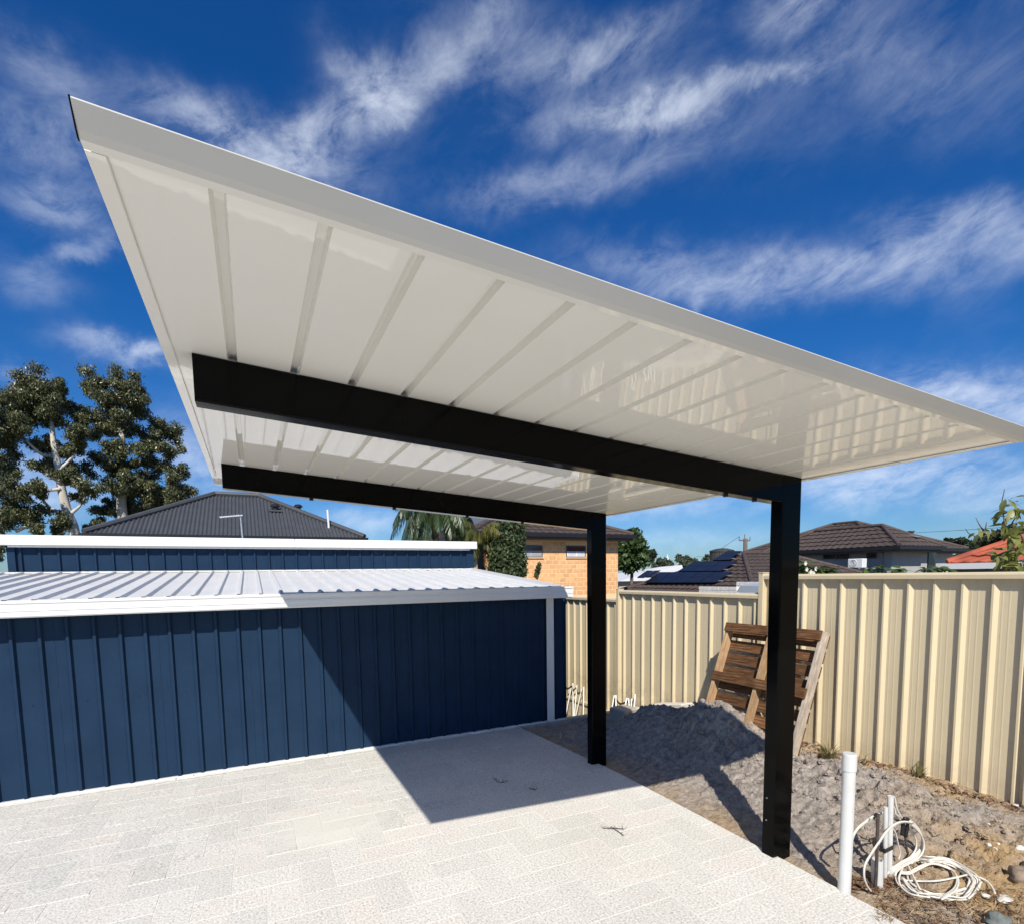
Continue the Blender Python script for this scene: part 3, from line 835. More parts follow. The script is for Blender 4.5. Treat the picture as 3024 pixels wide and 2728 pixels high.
    MB().tube([(b.x, 11.5, 2.615), (t.x, 11.5, t.z)], 0.014, 8).build('mast', 'aluminium', A)
    br = MB().tube([t + Vector((0.04, 0, 0)), l], 0.012, 6).build('boom', 'aluminium', A)
    for q in range(9):
        pnt = t.lerp(l, 0.06 + q * 0.115)
        MB().tube([pnt + Vector((0, -0.16, 0.004)), pnt + Vector((0, 0.16, 0.004))], 0.005, 5).build('element', 'aluminium', br)


# ------------------------------------------------------------------ fence
XF = 5.15
def build_fence():
    T = thing('cream_fence', (XF, 4.17, 0), 'cream ribbed steel boundary fence stepping down behind the soil heap', 'fence')
    bays = [(1.80, 4.17, 1.905, 0.02, 12), (-0.57, 1.80, 2.02, 0.08, 12), (-2.94, -0.57, 2.02, 0.08, 12), (4.17, 6.78, 1.687, -0.20, 12), (6.78, 9.2, 1.553, -0.32, 12)]
    for (ya, yb, top, bot, n) in bays:
        a, b = ya + 0.028, yb - 0.028; pitch = (yb - ya) / n
        third = (b - a) / 3
        for s in range(3):
            s0, s1 = a + s * third, a + (s + 1) * third - 0.001
            pts = [(s0, 0.0)]
            k = 0
            while True:
                c = ya + 0.10 + k * pitch; k += 1
                if c > s1 + .1: break
                for dy, o in ((-0.034, 0), (-0.009, .026), (0.006, .026), (0.016, 0)):
                    if s0 < c + dy < s1: pts.append((c + dy, o))
                for fr in (0.5, 0.72):
                    q = c + pitch * fr
                    for dy, o in ((-.008, 0), (0, .0012), (.008, 0)):
                        if s0 < q + dy < s1: pts.append((q + dy, o))
            pts.append((s1, 0.0)); pts.sort()
            A = [(XF - o, y, bot) for y, o in pts]; B = [(XF - o, y, top - 0.02) for y, o in pts]
            A2 = [(XF - o + .003, y, bot) for y, o in pts[::-1]]; B2 = [(XF - o + .003, y, top - 0.02) for y, o in pts[::-1]]
            MB().loft(A + A2, B + B2, caps=False).build('fence_sheet', 'fence_cream', T)
        # rails: folded channel with a soft nose
        ol = [(-.048, -.052), (-.050, -.020), (-.044, -.006), (-.030, 0), (.030, 0), (.044, -.006), (.050, -.020), (.048, -.052)]
        il = [(.045, -.052), (.046, -.010), (-.046, -.010), (-.045, -.052)]
        MB().loft([(XF + dx, ya + 0.034, top + dz) for dx, dz in ol + il], [(XF + dx, yb - 0.034, top + dz) for dx, dz in ol + il], caps=False).build('top_rail', 'fence_cream', T)
        MB().cbox(XF - .046, XF + .046, ya + 0.034, yb - .034, bot - 0.012, bot + 0.035, .004).build('bottom_rail', 'fence_cream', T)
        if bot < -0.25:
            MB().cbox(XF - 0.02, XF + .02, ya + .03, yb - .03, GZ + .003, bot - 0.0125, .003).build('plinth_panel', 'fence_cream', T)
    tops = {4.17: 1.915, 1.80: 2.03, 6.78: 1.695, 9.2: 1.56, -0.57: 2.03}
    for y, t in tops.items():
        p = MB().cbox(XF - .052, XF + .052, y - .032, y + .032, GZ + .003, t, .005).build('post', 'fence_cream', T)
        MB().cbox(XF - .056, XF + .056, y - .036, y + .036, t + .0005, t + .012, .004).build('post_cap', 'fence_cream', p)


# ------------------------------------------------------------------ pallet
def build_pallet():
    T = thing('timber_pallet', (4.62, 3.85, 0.0), 'weathered timber pallet leaning against the cream fence behind the soil', 'pallet')
    bot = Vector((4.545, 3.86, 0.045)); topv = Vector((5.005, 3.86, 1.325))
    up = (topv - bot).normalized(); side = Vector((0, -1, 0))
    nrm = side.cross(up).normalized()          # away from the fence?
    if nrm.x > 0: nrm = -nrm                    # nrm points to the camera side
    Lh = (topv - bot).length; W = 1.16
    Rm = Matrix((side, up, nrm)).transposed()
    def board(name, mat, s0, s1, u0, u1, n0, n1, wob=0.0):
        # local axes: x along the board
        c = bot + side * ((s0 + s1) / 2) + up * ((u0 + u1) / 2) + nrm * ((n0 + n1) / 2)
        ls, lu, lnn = (s1 - s0), (u1 - u0), (n1 - n0)
        b = MB()
        if ls >= lu: b.cbox(-ls / 2, ls / 2, -lu / 2, lu / 2, -lnn / 2, lnn / 2, 0.003); R = Rm
        else: b.cbox(-ls / 2, ls / 2, -lu / 2, lu / 2, -lnn / 2, lnn / 2, 0.003); R = Rm
        # fibres run along local y in the material
        me = MB()
        if ls >= lu: me.v = [(y, x, z) for x, y, z in b.v]; me.f = [q[::-1] for q in b.f]; R = Matrix((up, side, -nrm)).transposed() if False else Matrix((up, side, up.cross(side))).transposed(); me.v = [(x, y, -z) for x, y, z in me.v]; me.f = [q[::-1] for q in me.f]
        else: me = b
        for i, (x, y, z) in enumerate(me.v):
            me.v[i] = (x + random.uniform(-.0025, .0025), y, z)
        o = bpy.data.objects.new(name, me.mesh(name, mat)); C.objects.link(o)
        o.parent = T; w = WORLD[T.name]; o.location = c - Vector(w)
        o.rotation_euler = (R.to_3x3() @ Matrix.Rotation(random.uniform(-wob, wob), 3, 'Z')).to_euler()
        return o
    # closely spaced deck boards at the back
    u = 0.0
    for q in range(9):
        h = random.uniform(0.112, 0.132)
        board('deck_board', 'wood_board', -W / 2, W / 2, u, u + h, 0.0, 0.019, 0.006)
        u += 0.1515
    # bearers on edge
    for s, mt in ((-W / 2, 'wood_bearer'), (-0.02, 'wood_bearer'), (W / 2 - 0.038, 'wood_grey')):
        board('bearer', mt, s, s + 0.038, 0.0, Lh - 0.005, 0.0195, 0.115)
    # two bottom boards facing out
    board('base_board', 'wood_board', -W / 2, W / 2 - .01, Lh - 0.105, Lh - 0.004, 0.1155, 0.137, 0.004)
    board('base_board', 'wood_board', -W / 2, W / 2 - .01, Lh * 0.50, Lh * 0.50 + 0.10, 0.1155, 0.137, 0.004)
    board('base_board', 'wood_board', -W / 2, W / 2 - .01, 0.005, 0.10, 0.1155, 0.137, 0.004)


# ------------------------------------------------------------------ pipes, conduits, cables
c6 = crop(2216, 2100, 2.4975)
k2 = crop(2560, 2250, 4.55)
def build_services():
    b = onz(*c6(692, 1312), 0.0); b = Vector((b.x, b.y, -0.05))
    T = thing('capped_pipe', b, 'tall white capped plastic pipe standing at the paving edge', 'pipe')
    r = 0.0355
    MB().lathe(b, [(r, -0.1), (r, 0.05), (r, 0.842)], 24).build('pipe', 'pvc_white', T, smooth=False)
    MB().lathe((b.x, b.y, b.z + 0.842), [(r + .004, -0.045), (r + .0045, 0.0), (r + .0045, 0.052), (r + .001, 0.058)], 24).build('cap', 'pvc_white', T)
    # pair of conduits strapped together
    yc = onsoil(*k2(250, 1500)).y
    def col(x, y): return ony(*k2(x, y), yc)
    lo = col(300, 1480); hi = col(318, 450)
    T = thing('electrical_conduits', (lo.x, yc, lo.z), 'two upright white electrical conduits taped together beside the capped pipe', 'conduit')
    MB().tube([(lo.x, yc, -0.1), (hi.x, yc, hi.z)], 0.0175, 14, caps=True).build('conduit', 'pvc_white', T)
    lo2 = col(225, 1560); hi2 = col(232, 590)
    MB().tube([(lo2.x - .004, yc - .012, -0.1), (hi2.x - .004, yc - .012, hi2.z)], 0.0125, 12).build('conduit', 'pvc_white', T)
    ta, tb = col(262, 1165), col(262, 1105)
    xs = [(hi.x + .021, yc + .02), (hi.x + .021, yc - .021), (hi2.x - .018, yc - .028), (hi2.x - .020, yc + .006)]
    MB().loft([(x, y, ta.z) for x, y in xs], [(x, y, tb.z) for x, y in xs]).build('tape_band', 'tape_black', T)
    # rusty stake
    q0, q1 = col(10, 1400), col(58, 655)
    T2 = MB().tube([(q0.x, yc - .05, -0.1), (q0.x + .003, yc - .05, q0.z), (q1.x, yc - .04, q1.z)], 0.0095, 8).add([], []).build('steel_stake', 'rust_steel', origin=(q0.x, yc - .05, 0))
    tag(T2, 'thin rusty steel stake stuck in the soil beside the conduits', 'stake')
    # short open pipe
    p0 = col(75, 1590); p1 = col(70, 1270); rr = 0.032; n = 20
    ax = Vector((p0.x, yc - .03, p0.z - .06)); bx = Vector((p1.x, yc - .03, p1.z))
    mb = MB()
    def ring(c, rad): return [(c.x + rad * math.cos(2 * math.pi * i / n), c.y + rad * math.sin(2 * math.pi * i / n), c.z) for i in range(n)]
    o_ = mb
    mb.loft(ring(ax, rr), ring(bx, rr)); mb.loft(ring(bx, rr), ring(bx, rr - .004)); mb.loft(ring(bx, rr - .004), ring(ax, rr - .004))
    o = mb.build('open_pipe', 'pvc_white', origin=(ax.x, ax.y, 0)); tag(o, 'short open white pipe stub between the capped pipe and conduits', 'pipe')
    # cables: hanging loop
    T = thing('coiled_cable', onsoil(*k2(1000, 1600)), 'loose coil of white electrical cable lying beside the conduits', 'cable')
    def hang(seq, dy=0.0): return [col(x, y) + Vector((0, dy, 0)) for x, y in seq]
    def lay(seq, lift=0.008): return [onsoil(*k2(x, y), lift + 0.004 * (i % 3)) for i, (x, y) in enumerate(seq)]
    R = 0.0056
    loopA = [(500, 770), (380, 755), (270, 785), (150, 880), (50, 1020), (-60, 1180), (-140, 1330), (-150, 1480), (-110, 1600), (-50, 1680)]
    for k, (dx, dy, y) in enumerate(((0, 0, -.05), (14, 10, -.045), (-12, -8, -.055))):
        pts = hang([(x + dx, yy + dy) for x, yy in loopA], y)
        MB().tube(spline(pts, 6), R, 7).build('cable_strand', 'cable_white', T, smooth=True)
    loopB = [(460, 760), (350, 700), (280, 690), (180, 720), (60, 800), (-40, 880), (-110, 980), (-140, 1100), (-140, 1230)]
    for k, (dx, dy, y) in enumerate(((0, 10, .03), (18, 26, .036))):
        MB().tube(spline(hang([(x + dx, yy + dy) for x, yy in loopB], y), 6), R, 7).build('cable_strand', 'cable_white', T, smooth=True)
    loopC = [(520, 760), (600, 830), (670, 920), (705, 1030), (690, 1140), (620, 1230), (520, 1290), (420, 1340), (330, 1410), (300, 1500), (330, 1590), (400, 1660)]
    for k, (dx, dy, y) in enumerate(((0, 0, -.02), (12, -14, -.012), (-18, 16, -.03), (-60, 30, -.005), (-36, 22, -.04))):
        MB().tube(spline(hang([(x + dx * (1 - 0.5 * i / 11), yy + dy) for i, (x, yy) in enumerate(loopC)], y), 6), R, 7).build('cable_strand', 'cable_white', T, smooth=True)
    # feeds out of the conduit
    MB().tube(spline(hang([(325, 455), (370, 470), (390, 560), (410, 640), (460, 730), (500, 770)], 0.0), 6), R, 7).build('cable_strand', 'cable_white', T, smooth=True)
    MB().tube(spline(hang([(345, 570), (390, 640), (400, 700), (480, 750)], .004), 6), R * .9, 7).build('cable_strand', 'cable_white', T, smooth=True)
    # black sleeves
    for seq in ([(500, 735), (515, 850), (490, 990)], [(465, 760), (455, 860), (445, 965)], [(470, 745), (520, 750), (545, 800)], [(150, 760), (185, 735), (205, 722)]):
        y = -.012 if seq[0][0] > 200 else .03
        MB().tube(spline(hang(seq, y), 4), [0.0115] * 9, 9).build('cable_sleeve', 'tape_black', T, smooth=True)
    MB().tube(spline(hang([(490, 990), (505, 1090), (520, 1190)], -.01), 4), 0.006, 6).build('cable_tail', 'rust_steel', T)
    MB().tube(spline(hang([(350, 860), (410, 960), (440, 1090), (470, 1220), (450, 1310)], .01), 5), 0.004, 6).build('cable_strand', 'cable_white', T)
    # lying coil
    coil = [(520, 1300), (650, 1270), (820, 1275), (1000, 1275), (1180, 1330), (1340, 1420), (1460, 1510), (1520, 1600), (1500, 1700), (1430, 1790), (1340, 1850), (1180, 1840), (1000, 1850), (860, 1820), (700, 1790), (560, 1740), (450, 1650), (380, 1540), (400, 1420)]
    for k in range(6):
        s = 1 - 0.055 * k; cx, cy = 960, 1570
        pts = [(cx + (x - cx) * s + random.uniform(-14, 14), cy + (y - cy) * s + random.uniform(-14, 14)) for x, y in coil]
        pts = pts[k % 3: len(pts) - (k * 2) % 5]
        MB().tube(spline(lay(pts, .010 + .007 * (k % 4)), 6), R, 7).build('cable_strand', 'cable_white', T, smooth=True)
    inner = [(440, 1470), (560, 1470), (700, 1400), (850, 1340), (1000, 1370), (1140, 1440), (1210, 1550), (1180, 1680), (1050, 1780), (980, 1820)]
    for k in range(3):
        MB().tube(spline(lay([(x + k * 9, y + k * 12) for x, y in inner], .018 + .008 * k), 6), R, 7).build('cable_strand', 'cable_white', T, smooth=True)
    for seq in ([(470, 1580), (700, 1595), (950, 1590), (1200, 1545), (1360, 1510), (1500, 1540), (1620, 1600), (1690, 1690), (1720, 1760)],
                [(530, 1340), (600, 1480), (680, 1640), (760, 1790)], [(510, 1320), (470, 1440), (430, 1560), (470, 1680), (600, 1770), (850, 1815)],
                [(500, 1560), (560, 1640), (640, 1720), (700, 1790)], [(1540, 1600), (1480, 1690), (1420, 1780), (1360, 1830)], [(990, 1800), (1150, 1750), (1330, 1690)]):
        MB().tube(spline(lay(seq, .026), 6), R * (1.5 if seq[0][0] == 990 else 1.0), 7).build('cable_strand', 'cable_white', T, smooth=True)


# ------------------------------------------------------------------ small things on soil and paving
def build_small():
    # leaning white rods tied with a dark ribbon, far end of the fence
    hcr = crop(1560, 1700, 3.641)
    rods = [((400, 1140), (392, 1430)), ((466, 1170), (405, 1490)), ((480, 1150), (482, 1525)), ((524, 1170), (495, 1500)), ((575, 1215), (505, 1525)), ((596, 1190), (590, 1520)),
            ((925, 1280), (890, 1470)), ((942, 1280), (944, 1470)), ((1060, 1310), (1030, 1450)), ((1078, 1315), (1090, 1450)), ((1110, 1320), (1108, 1450)), ((1150, 1270), (1135, 1435))]
    names = ['first from the shed corner', 'second from the shed corner', 'third from the shed corner', 'fourth from the shed corner', 'fifth from the shed corner', 'just before the rear black post',
             'tilted just past the rear black post', 'upright just past the rear black post', 'slanting before the limestone blocks', 'second before the limestone blocks', 'third before the limestone blocks', 'nearest the limestone blocks']
    X = 4.98; tops = []
    for (a, b), nm in zip(rods, names):
        p, q = onx(*hcr(*a), X + 0.10), onx(*hcr(*b), X)
        d = (q - p).normalized()
        if q.z > GZ + .03 and q.y > 6.45: q = p + d * ((GZ + 0.004 - p.z) / d.z)
        else: q = q + d * 0.06
        o = MB().tube([q, p], 0.011, 8).build('tied_rod', 'rod_white', origin=tuple(q)); tops.append(p)
        tag(o, 'thin white rod leaning on the cream fence, ' + nm, 'rod', 'white rods tied along the fence')
    def band(idx, name, label):
        pts = []
        for i, k in enumerate(idx):
            p = tops[k] + Vector((-0.014, 0, -0.05)); pts.append(p)
            if i < len(idx) - 1: pts.append((p + tops[idx[i + 1]] + Vector((-0.014, 0, -0.05))) / 2 + Vector((-.02, 0, -0.06)))
        sp = spline(pts, 4); mb = MB()
        A = [v + Vector((0, 0, 0.018)) for v in sp]; B = [v - Vector((0.004, 0, 0.018)) for v in sp]
        mb.loft(A, B, close=False); A2 = [v + Vector((.002, 0, 0)) for v in A]; B2 = [v + Vector((.002, 0, 0)) for v in B]; mb.loft(B2, A2, close=False)
        o = mb.build(name, 'ribbon_dark', origin=tuple(sp[0])); tag(o, label, 'ribbon')
    band([0, 2, 3, 4, 5], 'rod_ribbon', 'dark ribbon tying the rods beside the shed corner')
    band([6, 7, 9, 10, 11], 'rod_ribbon', 'dark ribbon tying the rods before the limestone blocks')
    # limestone blocks along the fence foot
    for (y0, y1, x, zt, hgt, rx, lab) in ((4.55, 5.06, 4.90, 0.30, 0.26, 0.10, 'limestone block nearest the pallet, half sunk in the soil'),
                                     (5.085, 5.66, 4.93, 0.215, 0.27, 0.20, 'long pale limestone block in the middle of the fence row'),
                                     (5.68, 6.20, 4.93, 0.02, 0.3, 0.16, 'pale limestone block at the low end of the fence row')):
        o = bpy.data.objects.new('limestone_block', MB().cbox(-.10, .10, -(y1 - y0) / 2, (y1 - y0) / 2, -hgt, 0, .012).mesh('limestone_block', 'limestone'))
        C.objects.link(o); o.location = (x, (y0 + y1) / 2, zt); o.rotation_euler = (-rx, 0.0, 0.02)
        tag(o, lab, 'block', 'limestone blocks along the fence')
    o = MB().cbox(-.17, .17, -.13, .13, -.15, 0.07, .02).build('concrete_lump', 'concrete'); o.location = (4.55, 5.9, 0.02); o.rotation_euler = (.05, .04, .3)
    tag(o, 'shaded concrete lump on the edging behind the soil heap', 'block')
    # pine twigs on the paving
    def twig(pts_px, name_label, nsub, sc):
        base = onz(*pts_px[0], 0.004); mb = MB()
        main = [onz(x, y, 0.005 + 0.004 * i) for i, (x, y) in enumerate(pts_px)]
        sp = spline(main, 5); mb.tube(sp, 0.0026, 5)
        for q in range(nsub):
            p = sp[random.randrange(len(sp))]; a = random.uniform(0, 6.28); l = random.uniform(.4, 1) * sc
            mb.tube([p, p + Vector((math.cos(a) * l * .5, math.sin(a) * l * .5, random.uniform(.0, .012))), p + Vector((math.cos(a) * l, math.sin(a) * l, random.uniform(-0.002, .02)))], [0.0015, .0012, .0005], 4)
        o = mb.build('fallen_twig', 'twig', origin=tuple(base)); tag(o, name_label, 'twig', 'dry twigs on the paving')
    e5 = crop(1008, 2000, 2.002)
    twig([e5(905, 600), e5(935, 618), e5(985, 610)], 'forked dry twig in the roof shadow on the paving', 16, .07)
    twig([e5(1108, 652), e5(1130, 660), e5(1148, 662)], 'small dark twig in the roof shadow nearer the sunlit paving', 10, .035)
    twig([e5(1545, 890), e5(1600, 888), e5(1665, 892)], 'spread dry twig on the sunlit paving', 14, .07)
    twig([e5(1605, 890), e5(1640, 910), e5(1668, 932)], 'straight dry twig end on the sunlit paving', 4, .03)
    # stones
    def stone(px, py, r, name, mat, lab, grp=None, flat=0.6, soil=True, crp=k2):
        p = onsoil(*crp(px, py)) if soil else onz(*crp(px, py), 0)
        mb = MB(); n, mrows = 16, 10; vs = []
        sd = random.uniform(0, 50)
        for i in range(mrows + 1):
            th = math.pi * i / mrows
            for j in range(n):
                a = 2 * math.pi * j / n; d = Vector((math.sin(th) * math.cos(a), math.sin(th) * math.sin(a), math.cos(th)))
                q = r * (1 + 0.45 * mnoise.noise(d * 1.5 + Vector((sd, 0, 0))) + 0.22 * mnoise.noise(d * 4.2 + Vector((0, sd, 0))))
                vs.append((p.x + d.x * q, p.y + d.y * q * .8, p.z + d.z * q * flat + r * flat * 0.55))
        fs = [(i * n + j, i * n + (j + 1) % n, (i + 1) * n + (j + 1) % n, (i + 1) * n + j) for i in range(mrows) for j in range(n)]
        o = mb.add(vs, fs).build(name, mat, origin=tuple(p), smooth=True); tag(o, lab, 'stone', grp); return o
    for (x, y, r, lab) in ((1690, 1050, .016, 'topmost white pebble of the cluster on yellow sand'), (1640, 1115, .017, 'leftmost white pebble of the cluster on yellow sand'), (1715, 1110, .018, 'middle white pebble of the cluster on yellow sand'),
                           (1760, 1100, .012, 'small white pebble edging the cluster on yellow sand'), (1712, 1180, .020, 'lowest and largest white pebble of the cluster'), (1630, 840, .016, 'lone white pebble on yellow sand near the fence')):
        stone(x, y, r, 'white_pebble', 'pebble_white', lab, 'white pebbles on the sand')
    b2 = crop(2650, 2350, 4.8156)
    stone(1740, 760, .032, 'white_rubble', 'pebble_white', 'angular white rubble on yellow sand past the pebbles', crp=b2)
    stone(1780, 1200, .085, 'dark_rock', 'stone_brown', 'dark rock on the sand at the picture edge', crp=b2)
    stone(640, 1020, .028, 'brown_stone', 'stone_brown', 'brown stone lying inside the cable coil', crp=b2)
    stone(1520, 1480, .050, 'pale_stone', 'limestone', 'flat pale stone right of the cable coil', crp=b2, flat=.3)
    stone(1250, 1430, .026, 'pale_stone', 'limestone', 'smaller pale stone touching the cable coil', crp=b2, flat=.5)
    stone(1430, 1850, .070, 'teal_rock', 'stone_teal', 'grey green rock half buried near the paving corner', crp=b2)
    stone(1700, 140, .030, 'pale_stone', 'limestone', 'pale stone at the foot of the fence', crp=b2, flat=.4)
    # soil clods on the heaps
    mb = MB()
    for q in range(1500):
        x, y = random.gauss(4.32, .36), random.uniform(1.7, 5.4)
        if not 3.3 < x < 5.05: continue
        r = .006 + .030 * random.random() ** 3; z = soil_z(x, y) + r * .25; n = 6; vs = []; sd = q
        for i in range(4):
            th = math.pi * (i + .35) / 3.7
            for j in range(n):
                a = 2 * math.pi * j / n + i * .4; k = r * (1 + .4 * mnoise.noise(Vector((math.cos(a) + sd, math.sin(a), i))))
                vs.append((x + k * math.sin(th) * math.cos(a), y + k * math.sin(th) * math.sin(a), z + k * .8 * math.cos(th)))
        mb.add(vs, [(i * n + j, i * n + (j + 1) % n, (i + 1) * n + (j + 1) % n, (i + 1) * n + j) for i in range(3) for j in range(n)] + [tuple(range(n)), tuple(range(3 * n, 4 * n))[::-1]])
    o = mb.build('soil_clods', 'soil'); tag(o, 'crumbled grey soil clods lying over the heap', 'clods', kind='stuff')
    # leaf litter: along the fence foot and in front of the coil
    def litter(spots, n, mat, name, lab, lmin, lmax, wid):
        mb = MB()
        for q in range(n):
            x, y = spots()
            z = soil_z(min(5.2, max(3.1, x)), y) + random.uniform(.003, .016) if x > 3.1 else 0.006
            l, w = random.uniform(lmin, lmax), random.uniform(.6, 1.3) * wid; a = random.uniform(0, 6.28)
            d = Vector((math.cos(a), math.sin(a), random.uniform(-.25, .3))) * l; s = Vector((-math.sin(a), math.cos(a), random.uniform(-.5, .5))) * w
            p = Vector((x, y, z)); b = Vector((0, 0, random.uniform(0, .35) * l))
            mb.add([p - d * .5, p + s * .5 + b * .6, p + d * .5 + b, p - s * .5 + b * .5], [(0, 1, 2, 3)])
        tag(mb.build(name, mat), lab, 'litter', kind='stuff')
    litter(lambda: (random.gauss(5.02, .045), random.uniform(1.2, 3.6)), 420, 'dead_leaf', 'leaf_litter', 'brown dead leaves drifted along the fence foot', .02, .07, .018)
    def spot():
        p = onsoil(*b2(random.uniform(-300, 1800), random.uniform(1350, 1900))); return p.x, p.y
    litter(spot, 620, 'dead_leaf', 'bark_litter', 'dark bark and leaf litter in front of the cable coil', .015, .07, .008)
    litter(spot, 420, 'straw', 'straw_litter', 'dry straw strewn in front of the cable coil', .03, .11, .0035)
    def spot2():
        p = onsoil(*k2(random.gauss(80, 160), random.gauss(1650, 60))); return p.x, p.y
    litter(spot2, 260, 'dead_leaf', 'weed_litter', 'dead brown weeds round the conduit feet', .02, .075, .012)
    litter(lambda: (random.uniform(3.2, 5.0), random.uniform(1.0, 3.2)), 260, 'dead_leaf', 'scattered_litter', 'dark leaf scraps scattered over the sandy slope', .008, .028, .006)
    # grass tufts
    def tuft(x, y, n, h, lab):
        z = soil_z(min(5.1, x), y) - .01; mb = MB()
        for q in range(n):
            a = random.uniform(0, 6.28); r = random.uniform(0, .05); l = h * random.uniform(.5, 1.1); w = random.uniform(.003, .006)
            b = Vector((x + r * math.cos(a), y + r * math.sin(a), z)); lean = random.uniform(.2, .9)
            d = Vector((math.cos(a) * lean, math.sin(a) * lean, 1)).normalized() * l; s = Vector((-math.sin(a), math.cos(a), 0)) * w
            mid = b + d * .55 + Vector((0, 0, .04 * l)); tip = b + d + Vector((math.cos(a), math.sin(a), -.5)) * l * .25
            mb.add([b - s, b + s, mid + s * .8, mid - s * .8, tip], [(0, 1, 2, 3), (3, 2, 4)])
        o = mb.build('grass_tuft', 'grass_dry', origin=(x, y, z)); tag(o, lab, 'grass tuft', 'grass tufts at the fence foot')
    tuft(4.80, 3.12, 60, .20, 'straggly green grass tuft at the pallet foot')
    tuft(5.03, 2.50, 26, .18, 'thin wispy weed against the fence in open sun')
    tuft(5.02, 2.98, 14, .12, 'small dry weed between pallet tuft and wispy weed')


# ------------------------------------------------------------------ vegetation helpers
def leaf_cloud(mb, centre, rad, n, size, aspect, droop=0.6, shell=0.55, squash=(1, 1, .85)):
    """narrow leaf quads spread through an uneven ball, denser toward the outside"""
    c = np.array(centre); m_ = n
    d = RNG.normal(size=(m_, 3)); d /= np.linalg.norm(d, axis=1)[:, None]
    rr = rad * (shell + (1 - shell) * RNG.random(m_)) ** 0.9 * (0.75 + 0.45 * RNG.random(m_))
    P = c + d * rr[:, None] * np.array(squash)
    ax = RNG.normal(size=(m_, 3)); ax[:, 2] -= droop * 1.6; ax /= np.linalg.norm(ax, axis=1)[:, None]
    nn = d + RNG.normal(size=(m_, 3)) * .8
    sd = np.cross(ax, nn); sd /= (np.linalg.norm(sd, axis=1)[:, None] + 1e-9)
    l = size * (.6 + .8 * RNG.random(m_))[:, None]; w = l * aspect
    a = P - ax * l * .5; b = P + sd * w * .5; e = P + ax * l * .5; f = P - sd * w * .5
    o = len(mb.v)
    V = np.stack([a, b, e, f], 1).reshape(-1, 3)
    mb.v += [tuple(v) for v in V]
    mb.f += [(o + 4 * i, o + 4 * i + 1, o + 4 * i + 2, o + 4 * i + 3) for i in range(m_)]

def gum_tree(trunk, limbs, clumps, Y, label, mult=1.0):
    s = crop(0, 1000, 2.8)
    base = ony(*s(*trunk[0]), Y)
    T = thing('gum_tree', (base.x + 0.25, Y, GZ), label, 'tree', 'tall gum trees behind the sheds')
    pts = [(base.x + 0.4, Y, GZ)] + [ony(*s(*q), Y) for q in trunk]
    k = len(pts)
    tb = MB().tube(spline(pts, 4), [0.25 - 0.19 * i / ((k - 1) * 4) for i in range((k - 1) * 4 + 1)], 10).build('trunk', 'bark_pale', T, smooth=True)
    for l in limbs:
        p = [ony(*s(*q), Y + 0.3 * math.sin(i * 2.0 + l[0][0])) for i, q in enumerate(l)]
        sp = spline(p, 4); MB().tube(sp, [0.085 - 0.06 * i / (len(sp) - 1) for i in range(len(sp))], 7).build('limb', 'bark_pale', T, smooth=True)
    mb = MB()
    for (x, y, r) in clumps:
        yy = Y + random.uniform(-1.3, 1.3); p = ony(*s(x, y + 28), yy); R = r / 2.8 / F * yy * 1.02
        for q in range(7):
            o = Vector((random.gauss(0, .5), random.gauss(0, .55), random.gauss(0, .42))) * R
            leaf_cloud(mb, p + o, R * random.uniform(.45, .68), int(mult * 560 * (R / 1.0) ** 2) + 130, .135, .34, .7, .2, (1, 1, .8))
    mb.build('crown', 'leaf_gum', T)
    return T

